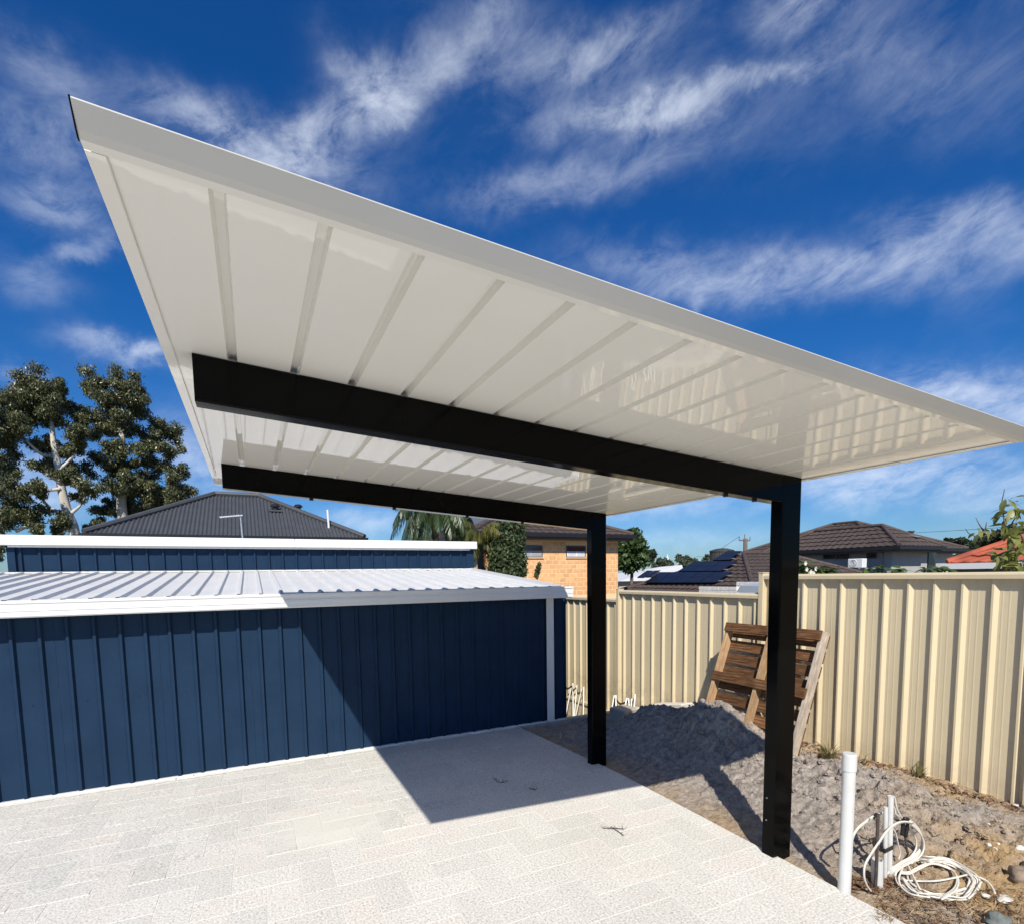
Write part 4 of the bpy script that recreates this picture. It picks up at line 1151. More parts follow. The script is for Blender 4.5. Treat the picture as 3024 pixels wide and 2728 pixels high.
def build_gums():
    gum_tree([(625, 1640), (560, 1440), (505, 1220), (475, 1030), (445, 880), (430, 720), (420, 560)],
             [[(500, 1200), (400, 1110), (290, 1030), (180, 1010)], [(540, 1440), (420, 1400), (330, 1300), (250, 1230)], [(475, 1100), (560, 1020), (640, 930)], [(590, 1440), (660, 1380), (710, 1300)],
              [(540, 1430), (380, 1420), (250, 1380)], [(460, 960), (350, 960), (200, 830), (110, 780)], [(440, 860), (540, 880), (620, 800)], [(500, 1240), (420, 1250), (260, 1270), (90, 1240)], [(590, 1570), (510, 1600), (420, 1650)], [(130, 1590), (260, 1540), (400, 1520)]],
             [(60, 480, 110), (180, 430, 100), (330, 370, 95), (430, 410, 95), (300, 480, 110), (450, 540, 100), (560, 540, 85), (60, 600, 120), (70, 770, 110), (180, 700, 80), (40, 930, 90), (380, 650, 90), (420, 830, 60), (600, 640, 95), (640, 740, 75),
              (660, 850, 60), (590, 900, 55), (350, 1010, 70), (560, 1040, 90), (670, 1040, 75), (560, 1150, 75), (690, 1160, 75), (690, 1270, 60), (330, 1200, 65), (170, 1170, 75), (190, 1280, 75), (130, 1420, 95), (260, 1430, 80), (60, 1500, 80), (520, 1480, 70), (490, 1560, 55), (320, 1560, 50), (20, 1220, 45), (500, 390, 60), (40, 1050, 50), (-70, 520, 130), (-80, 760, 140), (-60, 1000, 120), (-50, 1350, 120), (20, 1600, 60), (10, 1720, 70)],
             32.0, 'tall pale trunked gum tree rising behind the shed end farthest left')
    gum_tree([(1015, 1480), (1012, 1250), (1010, 1100), (1015, 920), (1003, 760), (965, 650), (940, 540)],
             [[(1012, 1090), (1080, 1030), (1150, 980), (1210, 900)], [(1000, 1090), (960, 1010), (940, 960)], [(1010, 1120), (1160, 1110), (1260, 1090), (1320, 1050)], [(1005, 780), (1080, 700), (1130, 620)]],
             [(780, 370, 75), (890, 370, 100), (1010, 370, 100), (1120, 450, 95), (920, 480, 105), (1050, 540, 115), (1160, 570, 85), (880, 620, 85), (1050, 660, 95), (780, 620, 75), (830, 740, 80), (900, 720, 65), (1320, 690, 75), (1400, 770, 85), (1300, 790, 90), (1250, 880, 80),
              (1380, 880, 85), (1420, 1000, 85), (1250, 1000, 80), (1120, 900, 80), (900, 940, 90), (850, 1000, 75), (1130, 1020, 80), (950, 1170, 85), (1060, 1190, 105), (1180, 1170, 95), (1300, 1180, 95), (1420, 1180, 85), (1520, 1250, 70), (1000, 1290, 95), (1150, 1310, 105), (1300, 1290, 85), (1090, 1420, 70), (820, 1420, 60), (780, 1500, 45), (900, 1330, 45), (1480, 1110, 60), (1460, 1220, 75), (1380, 1240, 80), (1230, 1260, 80), (1240, 1390, 70), (1350, 1340, 70), (1440, 1300, 60), (1010, 1400, 70), (960, 1060, 70)],
             34.0, 'rounded gum tree behind the dark hip roof corner')

def build_cypress():
    g = crop(1300, 1450, 3.3633); Y = 14.0
    b = ony(*g(680, 870), Y)
    T = thing('cypress_tree', (b.x, Y, GZ), 'dense dark green columnar cypress in front of the tan brick house', 'tree')
    MB().tube([(b.x, Y, GZ), (b.x, Y, 4.0)], [.10, .04], 8).build('trunk', 'bark_brown', T)
    mb = MB()
    for i in range(120):
        t = i / 119; y = 870 - t * 720
        xl = 455 + 90 * min(1, t * 1.5); xr = 845 - 25 * t
        if t > .75: xl += (t - .75) * 420; xr -= (t - .75) * 420
        pl, pr = ony(*g(xl, y), Y), ony(*g(xr, y), Y); R = (pr.x - pl.x) / 2; cx = (pr.x + pl.x) / 2
        for q in range(4):
            a = random.uniform(0, 6.28); rr = R * random.uniform(.55, .86)
            leaf_cloud(mb, (cx + rr * math.cos(a), Y + rr * math.sin(a), pl.z), R * .26, 44, .11, .45, -.7, .2, (1, 1, 1.3))
    p = ony(*g(905, 800), Y)
    for q in range(6): leaf_cloud(mb, (p.x + .02 * q, Y - .3, p.z - .12 + .06 * q), .09, 40, .10, .45, -.9, .2, (1, 1, 1.2))
    mb.build('crown', 'leaf_cypress', T)

def palm(base, top, nf, length, label, mat, seed, el_range=(-.5, 1.1), grav=.34):
    random.seed(seed)
    T = thing('palm_tree', base, label, 'palm tree', 'palms between the houses')
    MB().tube(spline([base, (base[0] + .05, base[1], (base[2] + top[2]) / 2), top], 5), [.13] * 5 + [.10] * 6, 10).build('trunk', 'bark_brown', T, smooth=True)
    for f in range(nf):
        a = random.uniform(0, 6.28); el = random.uniform(*el_range); l = length * random.uniform(.75, 1.1)
        pts = []; p = Vector(top); d = Vector((math.cos(a) * math.cos(el), math.sin(a) * math.cos(el), math.sin(el)))
        for i in range(9):
            pts.append(p.copy()); p = p + d * (l / 8); d = (d + Vector((0, 0, -grav))).normalized()
        mb = MB().tube(pts, [.014 - .0013 * i for i in range(9)], 5)
        sp = spline(pts, 7); n = len(sp)
        for i in range(4, n - 1):
            t = (sp[i + 1] - sp[i - 1]).normalized(); s = t.cross(Vector((0.01, 0, 1))).normalized()
            ll = .34 * length * math.sin(math.pi * (.12 + .83 * i / n)) ** .7 * random.uniform(.7, 1.15)
            for sg in (-1, 1):
                dd = (s * sg * random.uniform(.15, .5) + t * random.uniform(.1, .5) + Vector((0, 0, -1))).normalized() * ll
                w = t * .011; q = sp[i]
                md = q + dd * .5 + s * sg * ll * .10
                mb.add([q - w, q + w, md + w * 1.2, md - w * 1.2, q + dd], [(0, 1, 2, 3), (3, 2, 4)])
        mb.build('frond', mat, T)
    return T

def build_palms():
    c = crop(1150, 1500, 6.727)
    t = ony(*c(880, -40), 15.0)
    palm((t.x, 15.0, GZ), (t.x, 15.0, t.z), 48, 1.75, 'drooping green palm behind the shed under the rear beam', 'leaf_palm', 3)
    t = ony(*c(1790, 640), 14.6)
    palm((t.x, 14.6, GZ), (t.x, 14.6, t.z), 34, 1.2, 'yellowing small palm between shed end and cypress', 'leaf_palm_yellow', 5, (-.2, 1.3), .30)
    random.seed(21)

def round_tree(px, py, prx, pry, D, label, mat, n=26, name='leafy_tree', leaf=.2, dens=60, group=None, trunk_mat='bark_brown'):
    """crown given by its centre and half axes in pixels at forward depth D"""
    c = far(px, py, D); rx = prx / F * D; rz = pry / F * D
    T = thing(name, (c.x, c.y, GZ), label, 'tree', group)
    MB().tube([(c.x, c.y, GZ), (c.x + .1, c.y, c.z - rz * .3)], [.2 * rz / 2, .1 * rz / 2], 8).build('trunk', trunk_mat, T)
    mb = MB()
    for i in range(n):
        d = Vector((random.gauss(0, 1), random.gauss(0, 1), random.gauss(0, 1))).normalized() * random.uniform(.3, .8)
        p = (c.x + d.x * rx, c.y + d.y * rx, c.z + d.z * rz); R = min(rx, rz) * random.uniform(.26, .42)
        leaf_cloud(mb, p, R, int(dens * (0.7 + .6 * random.random())), leaf, .5, .3, .45)
    mb.build('crown', mat, T); return T

def build_trees_far():
    e = crop(1800, 1500, 3.3633); r = crop(2300, 1400, 2.787)
    x, y = e(210, 450); round_tree(x, y, 62, 76, 27, 'full green leafy tree beside the tan brick house', 'leaf_green', 60, leaf=.26, dens=150)
    x, y = e(410, 470); round_tree(x, y, 20, 20, 40, 'small dark tree just past the full green tree', 'leaf_dark', 16, leaf=.3, dens=60)
    x, y = e(520, 560); round_tree(x, y, 40, 20, 70, 'hazy low treetops left of the dry bushy tree', 'leaf_far', 22, leaf=.5, dens=60)
    x, y = e(745, 530); round_tree(x, y, 42, 22, 62, 'dry bushy tree behind the pale metal roof', 'leaf_far', 24, leaf=.45, dens=70)
    x, y = e(965, 500); round_tree(x, y, 12, 12, 55, 'pale feathery shrub beside the dark ribbed tank', 'leaf_far', 8, leaf=.4, dens=30)
    for (px, py, a, b, D, lab) in ((1505, 580, 36, 26, 46, 'dark dense tree right of the grey rendered house'), (1395, 560, 18, 14, 52, 'small dark treetop touching the brown eave corner'),
                                   (1480, 700, 60, 30, 44, 'low dark tree mass behind the red roof edge'), (1720, 560, 50, 26, 40, 'dark tree over the red tiled roof'), (1940, 510, 60, 28, 38, 'dark tree behind the big leafed branch'),
                                   (1370, 640, 10, 16, 50, 'slender dark tree under the brown eave')):
        x, y = r(px, py); round_tree(x, y, a, b, D, lab, 'leaf_dark', 26, leaf=.34, dens=70, group='dark trees behind the far houses')

def build_leafy_branch():
    """big-leafed branch over the fence at the picture edge: single leaves are objects"""
    q = crop(2700, 1440, 6.228); D = 6.1
    base = far(*q(2150, 1700), D)
    T = thing('loquat_tree', (base.x, base.y, GZ), 'big leafed branching tree reaching over the fence top', 'tree')
    P = lambda x, y, dd=0: far(*q(x, y), D + dd)
    MB().tube([(base.x, base.y, GZ), base, P(2080, 1250)], [.05, .035, .02], 8).build('trunk', 'bark_brown', T)
    br = [[(2080, 1250), (1980, 900), (1800, 720), (1650, 740), (1400, 830), (1210, 920), (1100, 880), (1000, 830), (945, 750)],
          [(1690, 740), (1650, 560), (1620, 380), (1615, 240), (1640, 120), (1660, 15)], [(1270, 780), (1190, 660), (1130, 540)], [(1640, 470), (1720, 440), (1780, 400)], [(1780, 690), (1830, 590), (1900, 510)],
          [(1620, 330), (1720, 330), (1760, 320)], [(2100, 1300), (1960, 1150), (1850, 1100)], [(2090, 1300), (1900, 1350), (1720, 1400)], [(1310, 760), (1330, 620)]]
    for b in br:
        sp = spline([P(x, y, .12 * math.sin(x * .013)) for x, y in b], 4)
        MB().tube(sp, [.010 - .007 * i / (len(sp) - 1) for i in range(len(sp))], 6).build('branch', 'bark_brown', T, smooth=True)
    def leaf_mesh():
        vs = []; n = 6
        for i in range(n + 1):
            t = i / n; w = .5 * math.sin(math.pi * (t ** .8)) * .42 + .004; z = -.35 * t * t
            vs += [(-w, t, z + .10 * w), (0, t, z - .05 * w), (w, t, z + .10 * w)]
        fs = []
        for i in range(n): a = 3 * i; fs += [(a, a + 1, a + 4, a + 3), (a + 1, a + 2, a + 5, a + 4)]
        mb = MB(); mb.v = vs; mb.f = fs; return mb
    lm = {mt: leaf_mesh().mesh('leaf', mt) for mt in ('leaf_loquat', 'leaf_frangipani')}
    for me in lm.values(): me.polygons.foreach_set('use_smooth', [True] * len(me.polygons))
    def put(par, p, az, el, size, mt):
        o = bpy.data.objects.new('leaf', lm[mt]); C.objects.link(o); o.parent = par
        o.location = Vector(p) - Vector(WORLD[par.name]); o.scale = (size, size, size)
        o.rotation_euler = (Matrix.Rotation(az, 3, 'Z') @ Matrix.Rotation(el, 3, 'X') @ Matrix.Rotation(random.uniform(-.6, .6), 3, 'Y')).to_euler()
    clusters = [(1760, 230, 7, .16), (1600, 390, 4, .15), (1780, 400, 6, .17), (1900, 380, 4, .16), (1700, 560, 5, .14), (1180, 790, 6, .13), (1330, 790, 4, .12), (1640, 690, 6, .14), (1880, 640, 6, .14),
                (1700, 850, 7, .15), (1830, 900, 8, .15), (1900, 980, 6, .15), (1700, 1200, 7, .15), (1820, 1150, 9, .16), (1930, 1180, 9, .16), (1560, 1300, 6, .14), (1700, 1350, 8, .15), (1860, 1330, 8, .15), (1980, 1400, 7, .15), (1500, 1200, 3, .13), (1990, 700, 5, .15), (1990, 1000, 6, .15)]
    for (x, y, n, sz) in clusters:
        for k in range(n):
            p = P(x + random.gauss(0, 28), y + random.gauss(0, 28), random.uniform(-.25, .25))
            put(T, p, random.uniform(0, 6.28), random.uniform(-1.2, .5), sz * random.uniform(.75, 1.15), 'leaf_loquat')
    # flowering shrubs poking over the fence
    r = crop(2300, 1400, 2.787)
    D2 = 7.4
    def shrub(spots, label, flowers):
        c = far(*r(*spots[0]), D2); T2 = thing('frangipani_shrub', (c.x, c.y, GZ), label, 'shrub', 'shrubs behind the cream fence')
        for (x, y) in spots:
            top = far(*r(x, y), D2)
            MB().tube(spline([(c.x, c.y, GZ), (top.x * .5 + c.x * .5, top.y * .5 + c.y * .5, 1.2), top], 4), .014, 6).build('stem', 'bark_brown', T2)
            for k in range(9):
                a = k * .7 + random.uniform(-.2, .2)
                put(T2, top + Vector((0, 0, random.uniform(-.04, .03))), a, random.uniform(-.3, .6), random.uniform(.13, .2), 'leaf_frangipani')
        for (x, y) in flowers:
            p = far(*r(x, y), D2 - .15); mb = MB()
            for k in range(5):
                a = k * 1.2566; d = Vector((math.cos(a), -.35, math.sin(a))) * .035; s = Vector((-math.sin(a), 0, math.cos(a))) * .016
                mb.add([p, p + d * .6 + s, p + d, p + d * .6 - s], [(0, 1, 2, 3)])
            mb.build('flower', 'flower_white', T2)
    shrub([(200, 745), (260, 770), (330, 775), (400, 778), (440, 790), (180, 790)], 'white flowered leafy shrub over the fence beside the front black post', [(225, 780), (260, 800), (300, 775), (215, 730), (280, 810), (250, 810)])
    D2 = 8.2
    shrub([(735, 780), (850, 780)], 'sparse leafy shrub tips below the air conditioner', [])
    shrub([(970, 790), (1000, 785)], 'two small leaf sprigs over the fence before the sunlit grey wall', [])
    shrub([(1200, 785), (1320, 775), (1370, 785)], 'low leafy shrub over the fence at the red roof', [])


# ------------------------------------------------------------------ houses beyond
def tiled_face(mb, e0, e1, r0, r1, course=0.34, wave=0.30, amp=0.035):
    """interlocking tile courses on a roof face: eave e0-e1, ridge r0-r1 (may meet)"""
    e0, e1, r0, r1 = map(Vector, (e0, e1, r0, r1))
    nrm = (e1 - e0).cross(((r0 + r1) / 2) - e0).normalized()
    if nrm.z < 0: nrm = -nrm
    n = max(2, int(((r0 + r1) / 2 - (e0 + e1) / 2).length / course))
    ax = (e1 - e0).normalized()
    for i in range(n):
        t0, t1 = i / n, (i + 1) / n
        a, b, c, d = e0.lerp(r0, t0), e1.lerp(r1, t0), e0.lerp(r0, t1), e1.lerp(r1, t1)
        L = (b - a).length; k = max(2, int(L / wave * 4)); lo = []; hi = []
        for j in range(k + 1):
            f = j / k; p = a.lerp(b, f); q = c.lerp(d, f)
            w = amp * (.5 + .5 * math.sin(((p - e0).dot(ax)) / wave * 2 * math.pi)); w2 = amp * (.5 + .5 * math.sin(((q - e0).dot(ax)) / wave * 2 * math.pi))
            lo.append(p + nrm * (.045 + w)); hi.append(q + nrm * (.004 + w2))
        mb.loft(lo, hi, close=False)
        mb.loft([p - nrm * .045 for p in lo], lo, close=False)

def ridge_cap(mb, p, q, r=.085): mb.tube([Vector(p) + Vector((0, 0, .06)), Vector(q) + Vector((0, 0, .06))], r, 8)

def hip_house(name, x0, x1, y0, y1, ze, pitch, label, roof_mat, wall_mat, over=.45, wall_inset=.45, ridge_axis=None, cap=True, style='tile', gutter='dark_gutter', zwall=GZ):
    """hip roof over a rectangle; eave rectangle x0..x1, y0..y1 at z = ze"""
    T = thing(name, ((x0 + x1) / 2, (y0 + y1) / 2, GZ), label, 'house')
    w, d = x1 - x0, y1 - y0; half = min(w, d) / 2; zr = ze + half * pitch
    if w >= d: ra, rb = Vector((x0 + half, (y0 + y1) / 2, zr)), Vector((x1 - half, (y0 + y1) / 2, zr))
    else: ra, rb = Vector(((x0 + x1) / 2, y0 + half, zr)), Vector(((x0 + x1) / 2, y1 - half, zr))
    A, B, Cc, Dd = Vector((x0, y0, ze)), Vector((x1, y0, ze)), Vector((x1, y1, ze)), Vector((x0, y1, ze))
    if w >= d: faces = [(A, B, ra, rb), (B, Cc, rb, rb), (Cc, Dd, rb, ra), (Dd, A, ra, ra)]; hips = [(A, ra), (B, rb), (Cc, rb), (Dd, ra), (ra, rb)]
    else: faces = [(A, B, ra, ra), (B, Cc, ra, rb), (Cc, Dd, rb, rb), (Dd, A, rb, ra)]; hips = [(A, ra), (B, ra), (Cc, rb), (Dd, rb), (ra, rb)]
    mb = MB()
    for f in faces:
        if style == 'tile': tiled_face(mb, *f)
        else:
            e0, e1, r0, r1 = f; L = (e1 - e0).length; ax = (e1 - e0).normalized()
            nr = (e1 - e0).cross((r0 + r1) / 2 - e0).normalized(); nr = nr if nr.z > 0 else -nr
            n = int(L / .108) * 6; up = ((r0 + r1) / 2 - (e0 + e1) / 2); hgt = up.length
            u0 = (r0 - e0).dot(ax); u1 = (r1 - e0).dot(ax); sl = (up - ax * up.dot(ax)); 
            lo = []; hi = []
            for i in range(n + 1):
                u = L * i / n; t = min(1, u / u0 if u0 > 1e-6 else 1, (L - u) / (L - u1) if L - u1 > 1e-6 else 1)
                o = nr * (.020 * math.sin(u / .108 * 2 * math.pi) + .02)
                lo.append(e0 + ax * u + o); hi.append(e0 + ax * u + sl * t + o)
            mb.loft(lo, hi, close=False)
    roof = mb.build('roof', roof_mat, T)
    if cap:
        for (p, q) in hips:
            if (Vector(q) - Vector(p)).length > .1:
                k = MB(); ridge_cap(k, p, q); k.build('ridge_cap', roof_mat, roof)
    g = MB()
    for (a, b) in (((x0 - .1, y0 - .1), (x1 + .1, y0)), ((x0 - .1, y1), (x1 + .1, y1 + .1)), ((x0 - .1, y0 + .001), (x0, y1 - .001)), ((x1, y0 + .001), (x1 + .1, y1 - .001))):
        MB().box(a[0], b[0], a[1], b[1], ze - .12, ze + .02).build('gutter', gutter, T)
    MB().box(x0 + .02, x1 - .02, y0 + .02, y1 - .02, ze - .20, ze - .125).build('eave_lining', 'soffit_brown', T)
    i = wall_inset
    MB().box(x0 + i, x1 - i, y0 + i, y1 - i, zwall, ze - .201).build('wall', wall_mat, T)
    return T, (x0, x1, y0, y1, ze, zr)

def build_houses():
    s = 1.4993
    # --- dark corrugated hip roof behind the navy shed
    Y = 18.0
    a, b = ony(165 * s, 1052 * s, Y), ony(718 * s, 1056 * s, Y)
    x0, x1 = a.x, b.x; ze = (a.z + b.z) / 2 - .02
    half = 3.0
    rz = ony(462 * s, 977 * s, Y + half).z
    T, info = hip_house('dark_roofed_house', x0, x1, Y, Y + 2 * half, ze, (rz - ze) / half, 'house with charcoal corrugated hip roof behind the navy shed', 'dark_metal_roof', 'render_dark', style='corr')
    k = crop(200, 1400, 2.2422)
    def onroof(px, py):
        pitch = (rz - ze) / half; n = Vector((0, -pitch, 1)).normalized(); return onplane(px, py, (x0, Y, ze), n)
    for (px, py) in ((1375, 238), (1527, 240)):
        p = onroof(*k(px, py))
        if py == 240: p = ony(*k(px, py), Y + 2.6)
        v = MB().lathe(p, [(.09, -.1), (.09, .12)], 14); v.lathe(p + Vector((0, 0, .12)), [(.15, 0), (.15, .035), (.10, .09), (.02, .11)], 14)
        v.build('roof_vent', 'dark_gutter', T)
        MB().box(p.x - .2, p.x + .2, p.y - .25, p.y + .2, p.z - .06, p.z - .005).build('vent_flashing', 'dark_metal_roof', T)
    p = onroof(*k(1730, 352)); MB().tube([p - Vector((0, 0, .2)), p + Vector((-.02, 0, .58))], .035, 10).build('vent_pipe', 'white_trim', T)

    # --- tan brick house
    g = crop(1300, 1450, 3.3633); Y = 18.0
    L_, R_ = ony(*g(400, 480), Y).x, ony(*g(1765, 480), Y).x
    ze = ony(*g(1300, 440), Y - .45).z
    T, info = hip_house('brick_house', L_ - .45, R_ + .45, Y - .45, Y + 8.0, ze + .06, 0.42, 'tan brick house with brown tile roof behind the cypress', 'tile_brown', 'mortar_tan', wall_inset=.45)
    # window openings (x range, z range)
    wins = []
    for (xa, xb, ya, yb) in ((770, 1018, 530, 657), (1248, 1445, 535, 657), (1530, 1640, 537, 657)):
        p, q = ony(*g(xa, ya), Y), ony(*g(xb, yb), Y); wins.append((p.x, q.x, q.z, p.z))
    bw, bh, j = .314, .1725, .02
    meb = MB().cbox(j / 2, bw - j / 2, -.005, .02, j / 2, bh - j / 2, .006).mesh('brick', 'brick_tan')
    z = 1.15; row = 0; count = 0; rest = MB()
    while z + bh < ze - .10:
        x = L_ - (bw / 2 if row % 2 else 0)
        while x < R_ - .02:
            xa, xb = max(x, L_), min(x + bw, R_)
            hit = [w for w in wins if xb > w[0] + .02 and xa < w[1] - .02 and z + bh > w[2] + .03 and z < w[3] - .03]
            if hit:
                w = hit[0]
                if xa < w[0] - .06: xb = w[0] - .01
                elif xb > w[1] + .06: xa = w[1] + .01
                else: xa = xb
            if xb - xa > .06:
                full = abs(xb - xa - bw) < 1e-4
                if z > 1.5 and count < 300:
                    if full: link('brick', meb, (xa, Y - .001, z), T)
                    else: MB().cbox(xa + j / 2, xb - j / 2, Y - .006, Y + .019, z + j / 2, z + bh - j / 2, .006).build('brick', 'brick_tan', T)
                    count += 1
                else: rest.cbox(xa + j / 2, xb - j / 2, Y - .006, Y + .019, z + j / 2, z + bh - j / 2, .006)
            x += bw
        z += bh; row += 1
    o = rest.build('brickwork', 'brick_tan', T); o['kind'] = 'stuff'
    for i, (xa, xb, za, zb) in enumerate(wins):
        fr = MB(); t = .045
        fr.box(xa, xb, Y - .012, Y + .0, za, za + t); fr.box(xa, xb, Y - .012, Y + .0, zb - t, zb)
        fr.box(xa, xa + t, Y - .0125, Y + .0, za + t, zb - t); fr.box(xb - t, xb, Y - .0125, Y + .0, za + t, zb - t)
        w = fr.build('window', 'window_frame', T)
        MB().box(xa + t, xb - t, Y - .006, Y - .001, za + t, zb - t).build('pane', 'window_glass', w)
        MB().cbox(xa - .02, xb + .02, Y - .055, Y - .013, za - .03, za + .004, .004).build('sill', 'mortar_tan', w)
        # plantation shutters drawn over the lower part
        zt = zb - t - (.16 if i == 0 else .18)
        n = 5; m_ = 'shutter_grey' if i == 0 else 'shutter_white'
        for q in range(2):
            xa2 = xa + t + q * (xb - xa - 2 * t) / 2; xb2 = xa2 + (xb - xa - 2 * t) / 2
            MB().box(xa2, xa2 + .05, Y - .011, Y - .0062, za + t, zt).build('shutter_stile', m_, w)
            for l in range(n):
                zz = za + t + (zt - za - t) * l / n
                MB().hexa([(xa2 + .05, Y - .011, zz + .004), (xb2, Y - .011, zz + .004), (xb2, Y - .0065, zz + .004), (xa2 + .05, Y - .0065, zz + .004), (xa2 + .05, Y - .009, zz + (zt - za - t) / n - .006), (xb2, Y - .009, zz + (zt - za - t) / n - .006), (xb2, Y - .0065, zz + (zt - za - t) / n - .006), (xa2 + .05, Y - .0065, zz + (zt - za - t) / n - .006)]).build('shutter_louvre', m_, w)
    # pale panel array on its left roof slope, white meter box on the wall
    pr = ony(*g(505, 470), Y - .03); MB().cbox(pr.x - .09, pr.x + .09, Y - .12, Y - .022, pr.z - .16, pr.z + .22, .01).build('meter_box', 'white_trim', T)
    c = crop(1150, 1500, 6.727)
    P = [ony(*c(*q), Y + 1.6) for q in ((1480, 300), (1640, 400), (1930, 240), (1700, 160))]
    up = Vector((0, -.02, .09)); MB().hexa([p - up for p in P] + [p + up for p in P]).build('solar_collector', 'solar_frame', T)

    # --- house with solar panels: end face looks toward us across the fence
    e = crop(1800, 1500, 3.3633)
    XE, ze, pt = 15.0, 1.15, .42
    n = Vector((-pt, 0, 1)).normalized()
    def onf(x, y): return onplane(*e(x, y), (XE, 0, ze), n)
    ya = onf(1560, 730).y; yb = onf(230, 755).y
    # end rectangle: eave x = XE, hip half-width = (yb-ya)/2
    T, info = hip_house('solar_house', XE, XE + 9.7, ya - .4, yb, ze, pt, 'low brown tiled house with three rows of solar panels', 'tile_brown', 'render_grey', zwall=GZ)
    def panel_row(q, cols, group):
        A, B, Cc, Dd = [onf(*v) for v in q]     # near-bottom-left(far), bottom-right(near), top-right, top-left
        for i in range(cols):
            for hlf in range(2):
                f0, f1 = i / cols + .004, (i + 1) / cols - .004; v0, v1 = (0, .492) if hlf == 0 else (.508, 1)
                pa, pb = A.lerp(B, f0), A.lerp(B, f1); pd, pc = Dd.lerp(Cc, f0), Dd.lerp(Cc, f1)
                p = [pa.lerp(pd, v0), pb.lerp(pc, v0), pb.lerp(pc, v1), pa.lerp(pd, v1)]
                up = n * .13; th = n * .035
                pn = MB().hexa([v + up for v in p] + [v + up + th for v in p]).build('solar_panel', 'solar_glass', T)
        fr = MB().tube([A.lerp(Dd, .25) + n * .11, B.lerp(Cc, .25) + n * .11 + (B - A).normalized() * .12], .03, 6); fr.tube([A.lerp(Dd, .75) + n * .11, B.lerp(Cc, .75) + n * .11 + (B - A).normalized() * .12], .03, 6)
        fr.build('panel_rail', 'aluminium', T)
    panel_row(((360, 768), (1060, 772), (1230, 668), (500, 664)), 5, 1)
    panel_row(((690, 655), (1110, 657), (1280, 560), (850, 557)), 3, 2)
    panel_row(((1030, 548), (1190, 545), (1320, 458), (1180, 456)), 1, 3)

    # --- grey rendered house with brown tile roof and air conditioner
    r = crop(2300, 1400, 2.787)
    cz = 2.9
    c0 = onz(*r(990, 590), cz); c1 = onz(*r(1440, 592), cz)
    T, info = hip_house('grey_house', c0.x, c1.x, c0.y, c0.y + 6.5, cz, .60, 'grey rendered house with brown tiled hip roof and wall air conditioner', 'tile_brown', 'render_grey', wall_inset=.55)
    wx = c0.x + .55
    def onw(x, y): return onx(*r(x, y), wx - .01)
    wi = []
    for (xa, xb, ya_, yb_) in ((365, 470, 640, 695), (475, 580, 635, 693), (722, 805, 622, 690)):
        p, q = onw(xa, ya_), onw(xb, yb_); y0, y1 = sorted((p.y, q.y)); z0, z1 = sorted((p.z, q.z))
        w = MB().box(wx - .03, wx - .001, y0, y1, z0, z1).build('window', 'window_frame', T)
        MB().box(wx - .036, wx - .031, y0 + .05, y1 - .05, z0 + .05, z1 - .05).build('pane', 'window_glass', w)
    p = onw(853, 610); MB().tube([(wx - .05, p.y, GZ), (wx - .05, p.y, cz - .21)], .05, 8).build('downpipe', 'grey_trim', T)
    pf = ony(*r(1255, 690), c0.y + .54); MB().box(pf.x - .30, pf.x + .30, c0.y + .50, c0.y + .549, GZ, cz - .21).build('window', 'window_glass', T)
    # higher roof block behind
    q0 = onz(*r(350, 425), cz + 1.0)
    # second hip block
    b0 = far(*r(130, 640), c0.dot(FWD) * 1.25)
    T2, _ = hip_house('brown_roof_house', 26.4, 33.6, 14.9, 23.4, 2.95, .44, 'brown tiled roof rising behind the grey rendered house', 'tile_brown', 'render_grey')
    rv = onplane(*r(1088, 505), (c0.x, c0.y, cz), Vector((0, -.60, 1)).normalized())
    v = MB().lathe(rv, [(.09, -.1), (.09, .16), (.13, .17), (.13, .22)], 12); v.build('roof_vent', 'tile_brown', T)
    MB().hexa([rv + Vector(q) for q in ((-.25, -.35, -.08), (.25, -.35, -.08), (.25, .1, .06), (-.25, .1, .06), (-.25, -.35, -.06), (.25, -.35, -.06), (.25, .1, .08), (-.25, .1, .08))]).build('vent_flashing', 'aluminium', T)
    # air conditioner
    a, b = onx(*r(565, 770), wx - 1.35), onx(*r(690, 690), wx - 1.35); y0, y1 = sorted((a.y, b.y)); z0, z1 = sorted((a.z, b.z))
    A = thing('air_conditioner', (wx - 1.2, (y0 + y1) / 2, z0), 'white air conditioner unit on the wall of the grey house', 'air conditioner')
    MB().cbox(wx - 1.35, wx - 1.04, y0, y1, z0, z1, .02).build('casing', 'white_trim', A)
    cy, cz2, rr = y0 + (y1 - y0) * .62, (z0 + z1) / 2, (z1 - z0) * .40
    MB().tube([(wx - 1.3515, cy, cz2), (wx - 1.347, cy, cz2)], rr, 20).build('fan_recess', 'shutter_grey', A)
    for q in (.35, .65, 1.0):
        ring = [(wx - 1.357, cy + rr * q * math.cos(t), cz2 + rr * q * math.sin(t)) for t in np.linspace(0, 6.283, 22)]
        MB().tube(ring, .010, 5).build('fan_guard', 'white_trim', A)
    MB().box(wx - 1.36, wx - .0005, y0 + .1, y0 + .16, z0 - .04, z0 - .001).build('bracket', 'grey_trim', A); MB().box(wx - 1.36, wx - .0005, y1 - .16, y1 - .1, z0 - .04, z0 - .001).build('bracket', 'grey_trim', A)
    # --- red tiled roof
    p0 = onx(*r(1385, 739), 16.0)
    T, _ = hip_house('red_roof_house', 16.0, 24.5, -3.0, p0.y, p0.z, .54, 'house with orange red tiled roof beyond the fence', 'tile_red', 'render_grey', gutter='white_trim')
    # --- pale metal roof far away
    D = 34.0
    P = [far(*e(x, y), D) for x, y in ((100, 680), (270, 700), (520, 580), (640, 560), (750, 575), (745, 600))]
    zb = far(*e(300, 720), D).z
    bx0, bx1 = far(*e(95, 690), D), far(*e(760, 690), D)
